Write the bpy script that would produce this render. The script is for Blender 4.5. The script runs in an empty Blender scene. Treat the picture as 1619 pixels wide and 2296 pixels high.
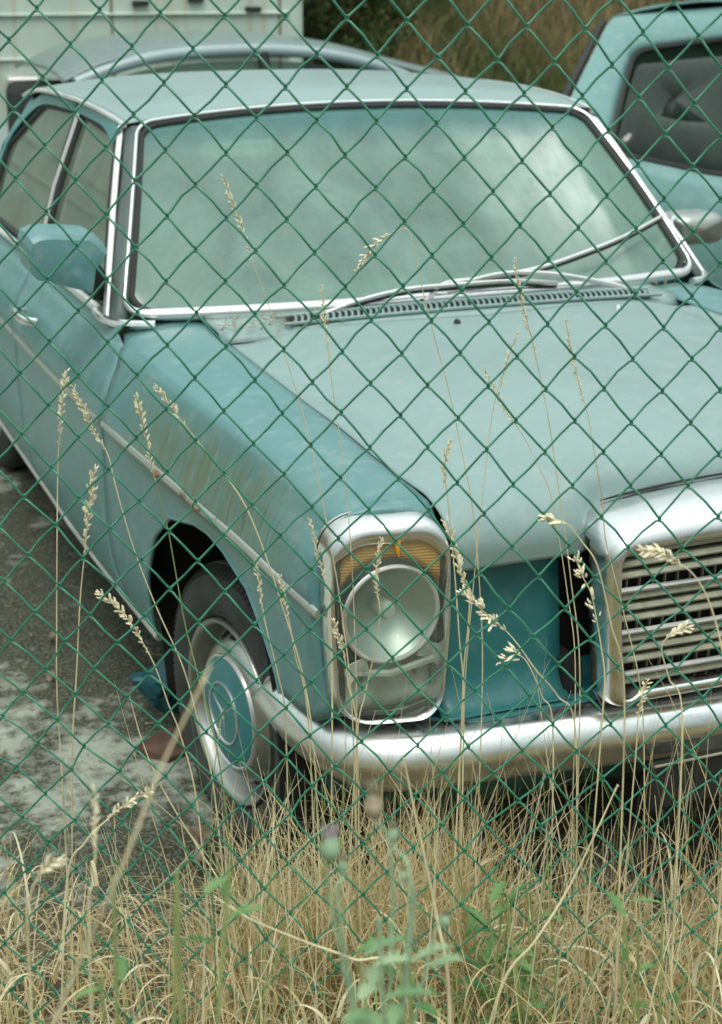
import bpy, math, random
import numpy as np
from mathutils import Vector, Matrix, noise
random.seed(7); rng = np.random.default_rng(7)
R_ = math.radians
sc = bpy.context.scene

# ------------------------------------------------------------------ camera, world, sun, exposure
CAM = np.array([-1.61226, -2.01637, 1.73510]); YAW, PIT, ROL = -0.385735, 0.314902, 0.003834
FPX, PX, PY = 3537.7, 812.0, 1070.0           # focal length and principal point in photo units 1619 x 2296
def cam_axes():
    f = np.array([-math.sin(YAW)*math.cos(PIT), math.cos(YAW)*math.cos(PIT), -math.sin(PIT)])
    r = np.array([math.cos(YAW), math.sin(YAW), 0]); u = np.cross(r, f)
    return r*math.cos(ROL)+u*math.sin(ROL), -r*math.sin(ROL)+u*math.cos(ROL), f
CR, CU, CF = cam_axes()
F0 = np.array([-math.sin(YAW), math.cos(YAW), 0.0]); S0 = np.array([math.cos(YAW), math.sin(YAW), 0.0])
def ray(u, v): return CR*(u-PX)/FPX - CU*(v-PY)/FPX + CF
def at_depth(u, v, s):                        # point on the upright plane s metres ahead
    d = ray(u, v); return CAM + d*(s/(d@F0))
def at_y(u, v, y):
    d = ray(u, v); return CAM + d*((y-CAM[1])/d[1])
def at_x(u, v, x):
    d = ray(u, v); return CAM + d*((x-CAM[0])/d[0])
def at_z(u, v, z):
    d = ray(u, v); return CAM + d*((z-CAM[2])/d[2])
cd = bpy.data.cameras.new('camera'); cam = bpy.data.objects.new('camera', cd); sc.collection.objects.link(cam)
cam.matrix_world = Matrix(((CR[0], CU[0], -CF[0], CAM[0]), (CR[1], CU[1], -CF[1], CAM[1]), (CR[2], CU[2], -CF[2], CAM[2]), (0, 0, 0, 1)))
cd.sensor_fit = 'HORIZONTAL'; cd.sensor_width = 25.46; cd.lens = FPX/1619*25.46
cd.shift_x = (809.5-PX)/1619; cd.shift_y = -(1148-PY)/1619
cd.clip_start = 0.05; cd.clip_end = 500
cd.dof.use_dof = True; cd.dof.focus_distance = 2.3; cd.dof.aperture_fstop = 7.0
sc.camera = cam

w = bpy.data.worlds.new('World'); sc.world = w; w.use_nodes = True
nt = w.node_tree; bg = nt.nodes['Background']
sky = nt.nodes.new('ShaderNodeTexSky'); sky.sky_type = 'NISHITA'; sky.sun_disc = False
SUN_EL, SUN_ROT = R_(62), R_(200)
sky.sun_elevation = SUN_EL; sky.sun_rotation = SUN_ROT; sky.air_density = 1.0; sky.dust_density = 4.0
mixw = nt.nodes.new('ShaderNodeMixRGB'); mixw.inputs[0].default_value = 0.72
mixw.inputs[2].default_value = (7.15, 8.25, 7.75, 1)          # the grey cloud sheet
nt.links.new(sky.outputs[0], mixw.inputs[1])
gtc = nt.nodes.new('ShaderNodeTexCoord'); gsp = nt.nodes.new('ShaderNodeSeparateXYZ'); nt.links.new(gtc.outputs['Generated'], gsp.inputs[0])
gmr = nt.nodes.new('ShaderNodeMapRange'); gmr.inputs[1].default_value = 0; gmr.inputs[2].default_value = 1; gmr.inputs[3].default_value = .26; gmr.inputs[4].default_value = 1.48
nt.links.new(gsp.outputs[2], gmr.inputs[0])                 # an overcast sky is about three times brighter overhead than at the horizon
gsc = nt.nodes.new('ShaderNodeVectorMath'); gsc.operation = 'SCALE'; nt.links.new(mixw.outputs[0], gsc.inputs[0]); nt.links.new(gmr.outputs[0], gsc.inputs['Scale'])
nt.links.new(gsc.outputs[0], bg.inputs[0])
bg.inputs[1].default_value = 0.11
sd = bpy.data.lights.new('sun', 'SUN'); sd.energy = 0.9; sd.angle = R_(25); sd.color = (1, .95, .88)
so = bpy.data.objects.new('sun', sd); sc.collection.objects.link(so)
az = SUN_ROT; sdir = Vector((math.sin(az)*math.cos(SUN_EL), math.cos(az)*math.cos(SUN_EL), math.sin(SUN_EL)))
so.rotation_euler = sdir.to_track_quat('Z', 'Y').to_euler(); so.location = (0, 0, 10)
vs = sc.view_settings; vs.view_transform = 'Standard'; vs.look = 'None'; vs.gamma = 1; vs.exposure = 0.64
try: vs.use_curve_mapping = False
except Exception: pass

# ------------------------------------------------------------------ materials
class Mat:
    def __init__(s, name):
        s.m = bpy.data.materials.new(name); s.m.use_nodes = True; s.t = s.m.node_tree
        s.p = s.t.nodes['Principled BSDF']; s.out = s.t.nodes['Material Output']
    def n(s, typ, **kw):
        nd = s.t.nodes.new(typ)
        for k, v in kw.items(): setattr(nd, k, v)
        return nd
    def l(s, a, b): s.t.links.new(a, b)
    def coord(s, kind='Object', scale=(1, 1, 1)):
        tc = s.n('ShaderNodeTexCoord'); mp = s.n('ShaderNodeMapping'); mp.inputs['Scale'].default_value = scale
        s.l(tc.outputs[kind], mp.inputs[0]); return mp.outputs[0]
    def noise(s, co, scale, detail=4, rough=.55, dist=0):
        nd = s.n('ShaderNodeTexNoise'); nd.inputs['Scale'].default_value = scale; nd.inputs['Detail'].default_value = detail
        nd.inputs['Roughness'].default_value = rough; nd.inputs['Distortion'].default_value = dist; s.l(co, nd.inputs['Vector']); return nd.outputs['Fac']
    def ramp(s, fac, stops, interp='LINEAR'):
        r = s.n('ShaderNodeValToRGB'); r.color_ramp.interpolation = interp; els = r.color_ramp.elements
        while len(els) < len(stops): els.new(0.5)
        for e, (p, c) in zip(els, stops):
            e.position = p; e.color = (c, c, c, 1) if isinstance(c, (int, float)) else (*c, 1)
        s.l(fac, r.inputs[0]); return r.outputs[0]
    def mix(s, fac, a, b):
        m = s.n('ShaderNodeMixRGB')
        for i, x in ((0, fac), (1, a), (2, b)):
            if isinstance(x, (int, float)): m.inputs[i].default_value = x
            elif isinstance(x, tuple): m.inputs[i].default_value = (*x, 1)
            else: s.l(x, m.inputs[i])
        return m.outputs[0]
    def math(s, op, a, b=0.5):
        m = s.n('ShaderNodeMath', operation=op)
        for i, x in ((0, a), (1, b)):
            if isinstance(x, (int, float)): m.inputs[i].default_value = x
            else: s.l(x, m.inputs[i])
        return m.outputs[0]
    def bump(s, h, strength=.3, dist=.01):
        b = s.n('ShaderNodeBump'); b.inputs['Strength'].default_value = strength; b.inputs['Distance'].default_value = dist
        s.l(h, b.inputs['Height']); s.l(b.outputs[0], s.p.inputs['Normal'])
    def set(s, **kw):
        for k, v in kw.items():
            k = {'color': 'Base Color', 'rough': 'Roughness', 'metal': 'Metallic', 'spec': 'Specular IOR Level', 'coat': 'Coat Weight', 'coatr': 'Coat Roughness', 'trans': 'Transmission Weight', 'ior': 'IOR', 'alpha': 'Alpha'}[k]
            if isinstance(v, tuple): s.p.inputs[k].default_value = (*v, 1)
            elif isinstance(v, (int, float)): s.p.inputs[k].default_value = v
            else: s.l(v, s.p.inputs[k])
        return s
def simple(name, col, rough=.6, metal=0., var=.18, scale=12, bump=0., spec=.5, coat=0.):
    m = Mat(name); co = m.coord(); f = m.noise(co, scale, 5)
    dk = tuple(c*(1-var) for c in col); lt = tuple(min(1, c*(1+var)) for c in col)
    m.set(color=m.ramp(f, [(.3, dk), (.7, lt)]), rough=rough, metal=metal, spec=spec, coat=coat)
    if bump: m.bump(m.noise(co, scale*6, 4), bump, .004)
    return m.m

def paint(name, base, streak=0.0, rough=.42, film=.35):
    m = Mat(name); co = m.coord()
    big = m.noise(co, 2.2, 5, .6); fine = m.noise(co, 190, 3, .7); mid = m.noise(co, 24, 5, .65)
    c = m.mix(m.ramp(big, [(.35, 0.), (.7, 1.)]), base, tuple(x*1.12 for x in base))
    c = m.mix(m.math('MULTIPLY', m.ramp(mid, [(.5, 0.), (.75, 1.)]), film), c, (.36, .42, .39))      # road film
    c = m.mix(m.math('MULTIPLY', m.ramp(fine, [(.62, 0.), (.72, 1.)]), .25), c, (.16, .15, .11))     # specks
    if streak:                                                                     # green algae runs down the flank
        sc2 = m.coord(scale=(1, 52, 3.0)); st = m.noise(sc2, 1.6, 5, .65, .3)
        sep = m.n('ShaderNodeSeparateXYZ'); m.l(m.coord(), sep.inputs[0])
        zf = m.ramp(sep.outputs['Z'], [(.70, 0.), (.78, 1.), (.86, 1.), (.925, 0.)])
        yf = m.ramp(m.math('MULTIPLY', sep.outputs['Y'], .5), [(.10, 0.), (.22, 1.), (.45, 1.), (.62, 0.)])
        k = m.math('MULTIPLY', m.math('MULTIPLY', zf, yf), m.ramp(st, [(.36, .15), (.66, 1.)]))
        c = m.mix(m.math('MULTIPLY', k, streak), c, (.125, .150, .068))
        st2 = m.noise(m.coord(scale=(1, 46, 4)), 2.3, 3, .6)
        k2 = m.math('MULTIPLY', m.math('MULTIPLY', zf, yf), m.ramp(st2, [(.6, 0.), (.72, 1.)]))
        c = m.mix(m.math('MULTIPLY', k2, streak*.9), c, (.035, .075, .06))
    m.set(color=c, rough=m.ramp(mid, [(.3, rough*.85), (.8, rough*1.3)]), spec=.5, coat=.25, coatr=.25)
    m.bump(m.noise(co, 3.0, 2), .05, .02)
    return m.m
M = {}
M['paint'] = paint('sedan_shaded_side_paint', (.088, .215, .220), 1.0)  # sides: body paint darkened for their shade
M['paint_lit_top'] = paint('sedan_lit_top_paint', (.200, .292, .284), 0)  # tops: the same paint lightened to carry the sky light
M['panel'] = paint('sedan_shaded_front_paint', (.014, .13, .135), 0, .5, .10)  # recessed front: body colour darkened for the shade in there
M['frame_blue'] = paint('door_frame_paint', (.06, .21, .225), 0)
M['pillar'] = simple('pillar_paint', (.075, .105, .10), .5)
def chrome(name, col=(.78, .775, .77), rough=.16, dull=.5):
    m = Mat(name); co = m.coord(); f = m.noise(co, 30, 6, .7); g = m.noise(co, 5, 4)
    c = m.mix(m.math('MULTIPLY', m.ramp(f, [(.5, 0.), (.8, 1.)]), dull), col, (.38, .37, .33))
    m.set(color=c, metal=m.ramp(f, [(.45, 1.), (.9, .6)]), rough=m.ramp(g, [(.3, rough*.7), (.75, rough*1.9)]))
    m.bump(m.noise(co, 9, 3), .05, .01)
    return m.m
M['chrome'] = chrome('chrome'); M['bumper'] = chrome('bumper_chrome', (.76, .78, .77), rough=.24, dull=.5)
M['alu'] = chrome('brushed_trim', (.80, .78, .77), .38, .3)
M['trimrust'] = None
def trim_rust():
    m = Mat('side_trim'); co = m.coord(); f = m.noise(co, 9, 6, .7)
    k = m.ramp(f, [(.60, 0.), (.66, 1.)])
    m.set(color=m.mix(k, (.50, .53, .49), (.16, .09, .04)), metal=m.ramp(f, [(.6, .75), (.66, 0.)]), rough=.4); return m.m
M['trimrust'] = trim_rust()
M['rubber'] = simple('rubber', (.018, .02, .018), .7)
M['black'] = simple('dark_void', (.006, .007, .006), .9)
M['tyre'] = None
def tyre():
    m = Mat('tyre_rubber'); co = m.coord(); f = m.noise(co, 14, 5)
    m.set(color=m.ramp(f, [(.3, (.022, .026, .024)), (.75, (.06, .068, .062))]), rough=.8)
    m.bump(m.noise(co, 60, 3), .2, .003); return m.m
M['tyre'] = tyre()
M['rim'] = chrome('wheel_trim_silver', (.42, .44, .41), .30, .75)
M['hubblue'] = paint('hubcap_blue_paint', (.02, .17, .19), 0, .42, .1)
M['amber'] = None
def amber():
    m = Mat('amber_lens'); co = m.coord(scale=(1, 1, 1)); wv = m.n('ShaderNodeTexWave', bands_direction='Z'); wv.inputs['Scale'].default_value = 60; wv.inputs['Distortion'].default_value = 1.5
    m.l(co, wv.inputs['Vector']); f = m.noise(co, 25, 4)
    m.set(color=m.ramp(f, [(.3, (.66, .27, .03)), (.7, (.88, .47, .09))]), rough=.25, coat=.6)
    m.bump(wv.outputs['Fac'], .4, .004); return m.m
M['amber'] = amber()
M['amber_hot'] = simple('amber_prism', (.75, .32, .02), .2)
M['reflector'] = simple('reflector_silver', (.46, .52, .47), .42, .9, .15, 6)
M['lamp_body'] = simple('lamp_housing_grey', (.42, .46, .40), .55, 0, .3, 25)
M['rust'] = simple('rusty_metal', (.20, .13, .08), .8, 0, .4, 40)
M['grille'] = simple('grille_grey', (.30, .30, .22), .55, .2, .25, 30)
M['fence'] = None
def fence_mat():
    m = Mat('green_pvc'); co = m.coord(); f = m.noise(co, 40, 4)
    m.set(color=m.ramp(f, [(.3, (.010, .14, .080)), (.75, (.035, .25, .15))]), rough=.36, spec=.6, coat=.25); return m.m
M['fence'] = fence_mat()
def glass(name, tint, dust, amount, sky_wedge=0., streakdir=(1, 1, .35)):
    m = Mat(name); co = m.coord()
    tr = m.n('ShaderNodeBsdfTransparent'); tr.inputs[0].default_value = (*tint, 1)
    df = m.n('ShaderNodeBsdfDiffuse'); gl = m.n('ShaderNodeBsdfGlossy'); gl.inputs['Roughness'].default_value = .06
    st = m.noise(m.coord(scale=streakdir), 5, 5, .6, .8); f2 = m.noise(co, 60, 3, .7)
    m.l(m.mix(m.ramp(st, [(.3, 0.), (.75, 1.)]), tuple(d*.92 for d in dust), tuple(d*1.1 for d in dust)), df.inputs[0])
    a = m.math('ADD', m.math('MULTIPLY', m.math('SUBTRACT', st, .5), .40), amount)
    a = m.math('ADD', a, m.math('MULTIPLY', m.math('SUBTRACT', f2, .5), .12))
    if sky_wedge:          # painted sky-reflection streak on the right, factory shade band along the top edge
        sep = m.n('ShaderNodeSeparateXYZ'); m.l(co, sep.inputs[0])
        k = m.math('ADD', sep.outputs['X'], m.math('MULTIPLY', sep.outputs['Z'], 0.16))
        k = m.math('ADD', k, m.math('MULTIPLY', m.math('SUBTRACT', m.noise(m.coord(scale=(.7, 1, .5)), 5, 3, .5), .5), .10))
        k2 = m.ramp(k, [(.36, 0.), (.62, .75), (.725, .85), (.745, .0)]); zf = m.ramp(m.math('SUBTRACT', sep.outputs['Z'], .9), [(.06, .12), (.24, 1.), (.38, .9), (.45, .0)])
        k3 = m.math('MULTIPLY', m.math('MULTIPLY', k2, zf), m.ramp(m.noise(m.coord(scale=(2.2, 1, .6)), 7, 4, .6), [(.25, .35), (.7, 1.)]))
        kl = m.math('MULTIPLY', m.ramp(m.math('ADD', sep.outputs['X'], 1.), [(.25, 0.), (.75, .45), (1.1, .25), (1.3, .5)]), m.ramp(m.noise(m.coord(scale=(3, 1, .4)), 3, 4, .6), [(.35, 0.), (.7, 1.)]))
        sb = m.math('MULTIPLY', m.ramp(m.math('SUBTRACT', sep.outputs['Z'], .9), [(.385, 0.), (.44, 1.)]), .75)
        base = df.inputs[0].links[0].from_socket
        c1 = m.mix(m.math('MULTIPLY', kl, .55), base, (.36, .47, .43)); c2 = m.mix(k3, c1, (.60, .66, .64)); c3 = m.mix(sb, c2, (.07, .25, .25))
        m.l(c3, df.inputs[0]); a = m.math('ADD', a, m.math('MULTIPLY', k3, sky_wedge)); a = m.math('ADD', a, m.math('MULTIPLY', kl, .12))
    cl = m.n('ShaderNodeClamp'); m.l(a, cl.inputs[0]); cl.inputs[2].default_value = .97
    mx = m.n('ShaderNodeMixShader'); m.l(cl.outputs[0], mx.inputs[0]); m.l(tr.outputs[0], mx.inputs[1]); m.l(df.outputs[0], mx.inputs[2])
    fr = m.n('ShaderNodeLayerWeight'); fr.inputs[0].default_value = .5
    mx2 = m.n('ShaderNodeMixShader'); m.l(m.math('ADD', m.math('MULTIPLY', m.math('POWER', fr.outputs['Facing'], 5.), .9), .045), mx2.inputs[0]); m.l(mx.outputs[0], mx2.inputs[1]); m.l(gl.outputs[0], mx2.inputs[2])
    m.l(mx2.outputs[0], m.out.inputs[0]); return m.m
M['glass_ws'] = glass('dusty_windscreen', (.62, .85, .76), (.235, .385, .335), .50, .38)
M['glass_side'] = glass('dusty_side_glass', (.6, .7, .6), (.20, .26, .20), .55)
M['glass_far'] = glass('dark_tinted_glass', (.16, .26, .20), (.05, .10, .08), .10)
M['glass_clear'] = glass('lamp_cover_glass', (.90, .95, .92), (.42, .48, .43), .15)
M['interior'] = simple('interior_vinyl', (.10, .12, .10), .7)
M['interior_light'] = simple('interior_headlining', (.42, .46, .40), .8)

def ground_mat():
    m = Mat('mossy_concrete'); at = m.n('ShaderNodeAttribute'); at.attribute_name = 'tone'; co = m.coord(); a = m.noise(co, 1.25, 9, .74, .15); sp_ = m.n('ShaderNodeSeparateXYZ'); m.l(co, sp_.inputs[0]); a = m.math('ADD', a, m.ramp(m.math('MULTIPLY', m.math('ADD', sp_.outputs['X'], 3.), .25), [(.33, 0.), (.52, .15)])); b = m.noise(co, 14, 6, .7); c = m.noise(co, 130, 3, .7)
    col = m.ramp(b, [(.3, (.25, .28, .23)), (.7, (.43, .46, .39))])
    k = m.ramp(m.math('ADD', m.math('MULTIPLY', a, .75), m.math('MULTIPLY', b, .3)), [(.552, 0.), (.618, 1.)])
    col = m.mix(k, col, m.ramp(b, [(.3, (.008, .011, .005)), (.7, (.05, .056, .028))]))
    col = m.mix(m.math('MULTIPLY', m.ramp(c, [(.5, 0.), (.60, 1.)]), .42), col, (.30, .32, .26))
    kk = m.ramp(m.math('ADD', at.outputs['Fac'], m.math('MULTIPLY', m.math('SUBTRACT', b, .5), .8)), [(.45, 0.), (.55, 1.)])
    col = m.mix(kk, col, m.ramp(b, [(.3, (.05, .04, .02)), (.7, (.13, .10, .055))]))
    m.set(color=col, rough=.95); m.bump(m.math('ADD', b, m.math('MULTIPLY', c, .4)), .5, .01); return m.m
M['ground'] = ground_mat()
M['soil'] = simple('verge_soil', (.085, .07, .035), .95, 0, .4, 20, .5)

def blade_mat(name, stops, rough=.6, trans=.35):
    m = Mat(name); at = m.n('ShaderNodeAttribute'); at.attribute_name = 'tone'
    c = m.ramp(at.outputs['Fac'], stops); m.set(color=c, rough=rough, spec=.3)
    tl = m.n('ShaderNodeBsdfTranslucent'); m.l(c, tl.inputs[0])
    mx = m.n('ShaderNodeMixShader'); mx.inputs[0].default_value = trans
    m.l(m.p.outputs[0], mx.inputs[1]); m.l(tl.outputs[0], mx.inputs[2]); m.l(mx.outputs[0], m.out.inputs[0]); return m.m
STRAW = [(0, (.34, .24, .10)), (.25, (.56, .43, .21)), (.5, (.72, .61, .36)), (.74, (.82, .76, .56)), (.82, (.34, .42, .16)), (1, (.13, .27, .08))]
M['straw'] = blade_mat('dry_grass_blades', STRAW)
M['seed'] = simple('seed_husk', (.78, .70, .50), .8, 0, .3, 160)
M['stem_straw'] = simple('straw_stem', (.66, .58, .36), .6, 0, .35, 9)
M['stem_green'] = simple('green_stem', (.26, .32, .12), .6, 0, .3, 9)
M['leaf'] = blade_mat('weed_leaves', [(0, (.06, .17, .055)), (.5, (.11, .27, .09)), (1, (.22, .36, .14))])
M['leaf_pale'] = blade_mat('thistle_leaves', [(0, (.14, .28, .13)), (.5, (.26, .42, .22)), (1, (.42, .54, .34))])
M['hedge'] = blade_mat('hedge_leaves', [(0, (.02, .045, .012)), (.5, (.045, .085, .02)), (.85, (.10, .15, .035)), (1, (.30, .28, .10))], .5)
M['bank'] = blade_mat('bank_grass_blades', [(0, (.14, .12, .05)), (.4, (.30, .235, .11)), (.65, (.46, .39, .22)), (.85, (.17, .20, .07)), (1, (.10, .15, .05))])

# ------------------------------------------------------------------ helpers
col = sc.collection
def tag(o, label=None, cat=None, group=None, kind=None):
    if label: o['label'] = label
    if cat: o['category'] = cat
    if group: o['group'] = group
    if kind: o['kind'] = kind
    return o
def thing(name, loc, label, cat, group=None):
    o = bpy.data.objects.new(name, None); o.location = loc; col.objects.link(o); o.empty_display_size = .1
    return tag(o, label, cat, group)
class MB:
    def __init__(s): s.v = []; s.f = []; s.mi = []; s.tone = []
    def add(s, vs, fs, mi=0, tone=None):
        b = len(s.v); s.v.extend([tuple(map(float, p)) for p in vs]); s.f.extend([tuple(i+b for i in f) for f in fs]); s.mi.extend([mi]*len(fs))
        if tone is not None: s.tone.extend([tone]*len(vs))
        return s
    def grid(s, P, mi=0, cu=False, cv=False, flip=False):
        P = np.asarray(P, float); n, m = P.shape[:2]; fs = []
        for i in range(n if cu else n-1):
            for j in range(m if cv else m-1):
                q = (i*m+j, i*m+(j+1) % m, ((i+1) % n)*m+(j+1) % m, ((i+1) % n)*m+j)
                fs.append(q[::-1] if flip else q)
        return s.add(P.reshape(-1, 3), fs, mi)
    def box(s, c, d, mi=0, rot=None):
        c = np.array(c, float); d = np.array(d, float)/2
        V = np.array([[x, y, z] for x in (-1, 1) for y in (-1, 1) for z in (-1, 1)], float)*d
        if rot is not None: V = V @ np.array(rot).T
        F = [(0, 1, 3, 2), (4, 6, 7, 5), (0, 4, 5, 1), (2, 3, 7, 6), (0, 2, 6, 4), (1, 5, 7, 3)]
        return s.add(V+c, F, mi)
    def tube(s, P, r, k=8, mi=0, closed=False, caps=True, flat=None, up=None):
        P = np.asarray(P, float); n = len(P); r = np.broadcast_to(np.asarray(r, float), (n,))
        T = np.zeros_like(P)
        if closed: T = np.roll(P, -1, 0)-np.roll(P, 1, 0)
        else: T[1:-1] = P[2:]-P[:-2]; T[0] = P[1]-P[0]; T[-1] = P[-1]-P[-2]
        T /= np.linalg.norm(T, axis=1)[:, None]+1e-12
        u = np.array(up if up is not None else [0, 0, 1.]);
        if up is None and abs(T[0]@u) > .9: u = np.array([1., 0, 0])
        rings = []
        for i in range(n):
            a = u-T[i]*(T[i]@u); a /= np.linalg.norm(a)+1e-12; b = np.cross(T[i], a)
            if up is None: u = a
            th = np.linspace(0, 2*np.pi, k, endpoint=False)
            fl = 1 if flat is None else flat
            rings.append(P[i]+r[i]*(np.cos(th)[:, None]*a*fl+np.sin(th)[:, None]*b))
        s.grid(rings, mi, cu=closed, cv=True)
        if caps and not closed:
            b0 = len(s.v)-n*k
            s.f.append(tuple(b0+i for i in range(k))[::-1]); s.f.append(tuple(b0+(n-1)*k+i for i in range(k))); s.mi.extend([mi]*2)
        return s
    def ribbon(s, P, wd, side, mi=0, tone=.5):
        P = np.asarray(P, float); n = len(P); side = np.asarray(side, float)
        V = np.concatenate([P-side*np.asarray(wd)[:, None], P+side*np.asarray(wd)[:, None]])
        return s.add(V, [(i, i+1, n+i+1, n+i) for i in range(n-1)], mi, tone)
    def lathe(s, prof, k=48, mi=0, org=(0, 0, 0), ax=0, closed=False):
        # prof: (axial, radius); axis x
        th = np.linspace(0, 2*np.pi, k, endpoint=False); rings = []
        for a, r in prof:
            ring = np.stack([np.full(k, a), r*np.cos(th), r*np.sin(th)], 1)
            rings.append(ring+np.array(org))
        return s.grid(rings, mi, cu=closed, cv=True)
    def build(s, name, mats, parent=None, smooth=True, sharp=40, solid=0, bevel=0, loc=None):
        me = bpy.data.meshes.new(name); me.from_pydata(s.v, [], s.f)
        for m in (mats if isinstance(mats, (list, tuple)) else [mats]): me.materials.append(m)
        if len(me.materials) > 1: me.polygons.foreach_set('material_index', s.mi)
        if s.tone:
            a = me.attributes.new('tone', 'FLOAT', 'POINT'); a.data.foreach_set('value', s.tone)
        me.polygons.foreach_set('use_smooth', [smooth]*len(me.polygons)); me.update()
        if smooth and sharp: me.set_sharp_from_angle(angle=R_(sharp))
        o = bpy.data.objects.new(name, me); col.objects.link(o)
        if parent is not None:
            o.parent = parent
            pw = Vector((0, 0, 0)); q = parent
            while q is not None: pw += q.location; q = q.parent
            o.location = Vector(loc if loc is not None else (0, 0, 0))-pw
        elif loc is not None: o.location = loc
        if solid:
            md = o.modifiers.new('solid', 'SOLIDIFY'); md.thickness = solid; md.offset = 0
        if bevel:
            md = o.modifiers.new('bevel', 'BEVEL'); md.width = bevel; md.segments = 2; md.limit_method = 'ANGLE'
        return o
def spline(pts, n):
    """catmull-rom through pts, n samples"""
    P = np.asarray(pts, float)
    if P.ndim == 1: P = P[:, None]
    m = len(P); t = np.linspace(0, m-1, n); out = []
    for x in t:
        i = min(int(x), m-2); f = x-i; p1, p2 = P[i], P[i+1]
        p0 = P[i-1] if i > 0 else 2*p1-p2; p3 = P[i+2] if i+2 < m else 2*p2-p1
        out.append(.5*((2*p1)+(-p0+p2)*f+(2*p0-5*p1+4*p2-p3)*f*f+(-p0+3*p1-3*p2+p3)*f**3))
    return np.array(out)
def ip(x, xs, ys):      # smooth monotone-ish interpolation
    xs = np.asarray(xs, float); ys = np.asarray(ys, float); x = np.clip(x, xs[0], xs[-1])
    d = np.diff(ys)/np.diff(xs); m = np.zeros(len(xs)); m[1:-1] = (d[1:]+d[:-1])/2; m[0] = d[0]; m[-1] = d[-1]
    for i in range(1, len(xs)-1):
        if d[i-1]*d[i] <= 0: m[i] = 0
    i = np.clip(np.searchsorted(xs, x)-1, 0, len(xs)-2); h = xs[i+1]-xs[i]; t = (x-xs[i])/h
    return (2*t**3-3*t**2+1)*ys[i]+(t**3-2*t**2+t)*h*m[i]+(-2*t**3+3*t**2)*ys[i+1]+(t**3-t**2)*h*m[i+1]
def sstep(a, b, x):
    t = np.clip((x-a)/(b-a), 0, 1); return t*t*(3-2*t)
def rrect(w0, w1, z0, z1, rads, n=8):
    """rounded rectangle outline, rads=(tl,tr,br,bl), starts top-left, clockwise"""
    out = []
    for (cx, cz, r, a0) in ((w0+rads[0], z1-rads[0], rads[0], 180), (w1-rads[1], z1-rads[1], rads[1], 90), (w1-rads[2], z0+rads[2], rads[2], 0), (w0+rads[3], z0+rads[3], rads[3], -90)):
        for k in range(n+1):
            a = R_(a0-90*k/n); out.append((cx+r*math.cos(a), cz+r*math.sin(a)))
    return np.array(out)
def densify(P, step):
    P = np.asarray(P, float); out = []
    for i in range(len(P)):
        a, b = P[i], P[(i+1) % len(P)]; k = max(1, int(np.linalg.norm(b-a)/step))
        for j in range(k): out.append(a+(b-a)*j/k)
    return np.array(out)
def mirror(o, parent, label=None):
    """the same part on the other side of the car"""
    me = o.data.copy(); n = len(me.vertices); co = np.empty(n*3); me.vertices.foreach_get('co', co); co = co.reshape(-1, 3); co[:, 0] *= -1
    me.vertices.foreach_set('co', co.ravel()); me.flip_normals(); me.update()
    c = bpy.data.objects.new(o.name.split('.')[0], me); col.objects.link(c); c.parent = parent; c.location = (-o.location[0], o.location[1], o.location[2])
    c.rotation_euler = (o.rotation_euler[0], o.rotation_euler[1], -o.rotation_euler[2])
    for md in o.modifiers:
        m2 = c.modifiers.new(md.name, md.type)
        for a in ('thickness', 'offset', 'width', 'segments', 'limit_method'):
            if hasattr(md, a): setattr(m2, a, getattr(md, a))
    if label: c['label'] = label
    return c

# ------------------------------------------------------------------ ground, verge, bank
def gz(x, y):
    """ground height"""
    s = (x-CAM[0])*F0[0]+(y-CAM[1])*F0[1]
    v = .20*(1-sstep(1.95, 2.75, s))+.05*(1-sstep(1.2, 2.0, s))
    b = 3.4*sstep(8.6, 12.5, y+.25*(x-2)*0)
    n = .02*noise.noise(Vector((x*2, y*2, 0)))*(v > .02)
    return v+b+n
def make_ground():
    xs = np.concatenate([[-300, -120, -50, -20, -10], np.arange(-6, 8.01, .12), [10, 14, 20, 50, 120, 300]])
    ys = np.concatenate([[-300, -100, -30, -12], np.arange(-6, 2.0, .1), np.arange(2, 14, .35), [16, 25, 60, 150, 300]])
    P = np.array([[[x, y, gz(x, y)] for x in xs] for y in ys]); mb = MB(); mb.grid(P, 0, flip=True)
    for y in ys:
        for x in xs:
            t = (x-CAM[0])*F0[0]+(y-CAM[1])*F0[1]
            mb.tone.append(float(max(1-sstep(2.35, 2.85, t), sstep(8, 8.8, y))))
    o = mb.build('ground', M['ground'], None, sharp=0); tag(o, kind='structure')
make_ground()

# ------------------------------------------------------------------ the old sedan
SED = thing('sedan', (0, 2.3, 0), 'faded teal old saloon car with chrome grille, parked nose to the wire fence', 'car')
def W(y): return ip(y, [0, .05, .15, .3, .5, .8, 1.2, 1.6, 2.2, 3.4, 4.2, 4.7], [.765, .775, .798, .820, .838, .857, .873, .882, .887, .885, .862, .80])
def gtop(y): return ip(y, [.115, .137, .16, .20, .27, .40, .62, 1.26, 1.5], [.842, .870, .888, .902, .915, .925, .930, .930, .938])
def crz(y): return ip(y, [.12, .2, .3, .4, .56, .87, 1.48, 3.4, 4.6], [.885, .890, .896, .915, .928, .932, .916, .905, .87])
ARCH = np.array([(.318, .538), (.322, .540), (.339, .581), (.381, .631), (.45, .689), (.56, .722), (.64, .731), (.716, .724), (.863, .689), (.976, .612), (1.056, .493), (1.086, .372), (1.088, .34)])
def zbot(y, wheel=True):
    if wheel and ARCH[0, 0] < y < ARCH[-1, 0]: return float(np.interp(y, ARCH[:, 0], ARCH[:, 1]))
    if wheel and 3.53-.37 < y < 3.53+.37: return .30+math.sqrt(max(.0, .37**2-(y-3.53)**2))*.9+.02
    return .540 if y < .32 else ip(y, [1.0, 2.0, 4.0, 4.7], [.335, .30, .30, .40])
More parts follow.
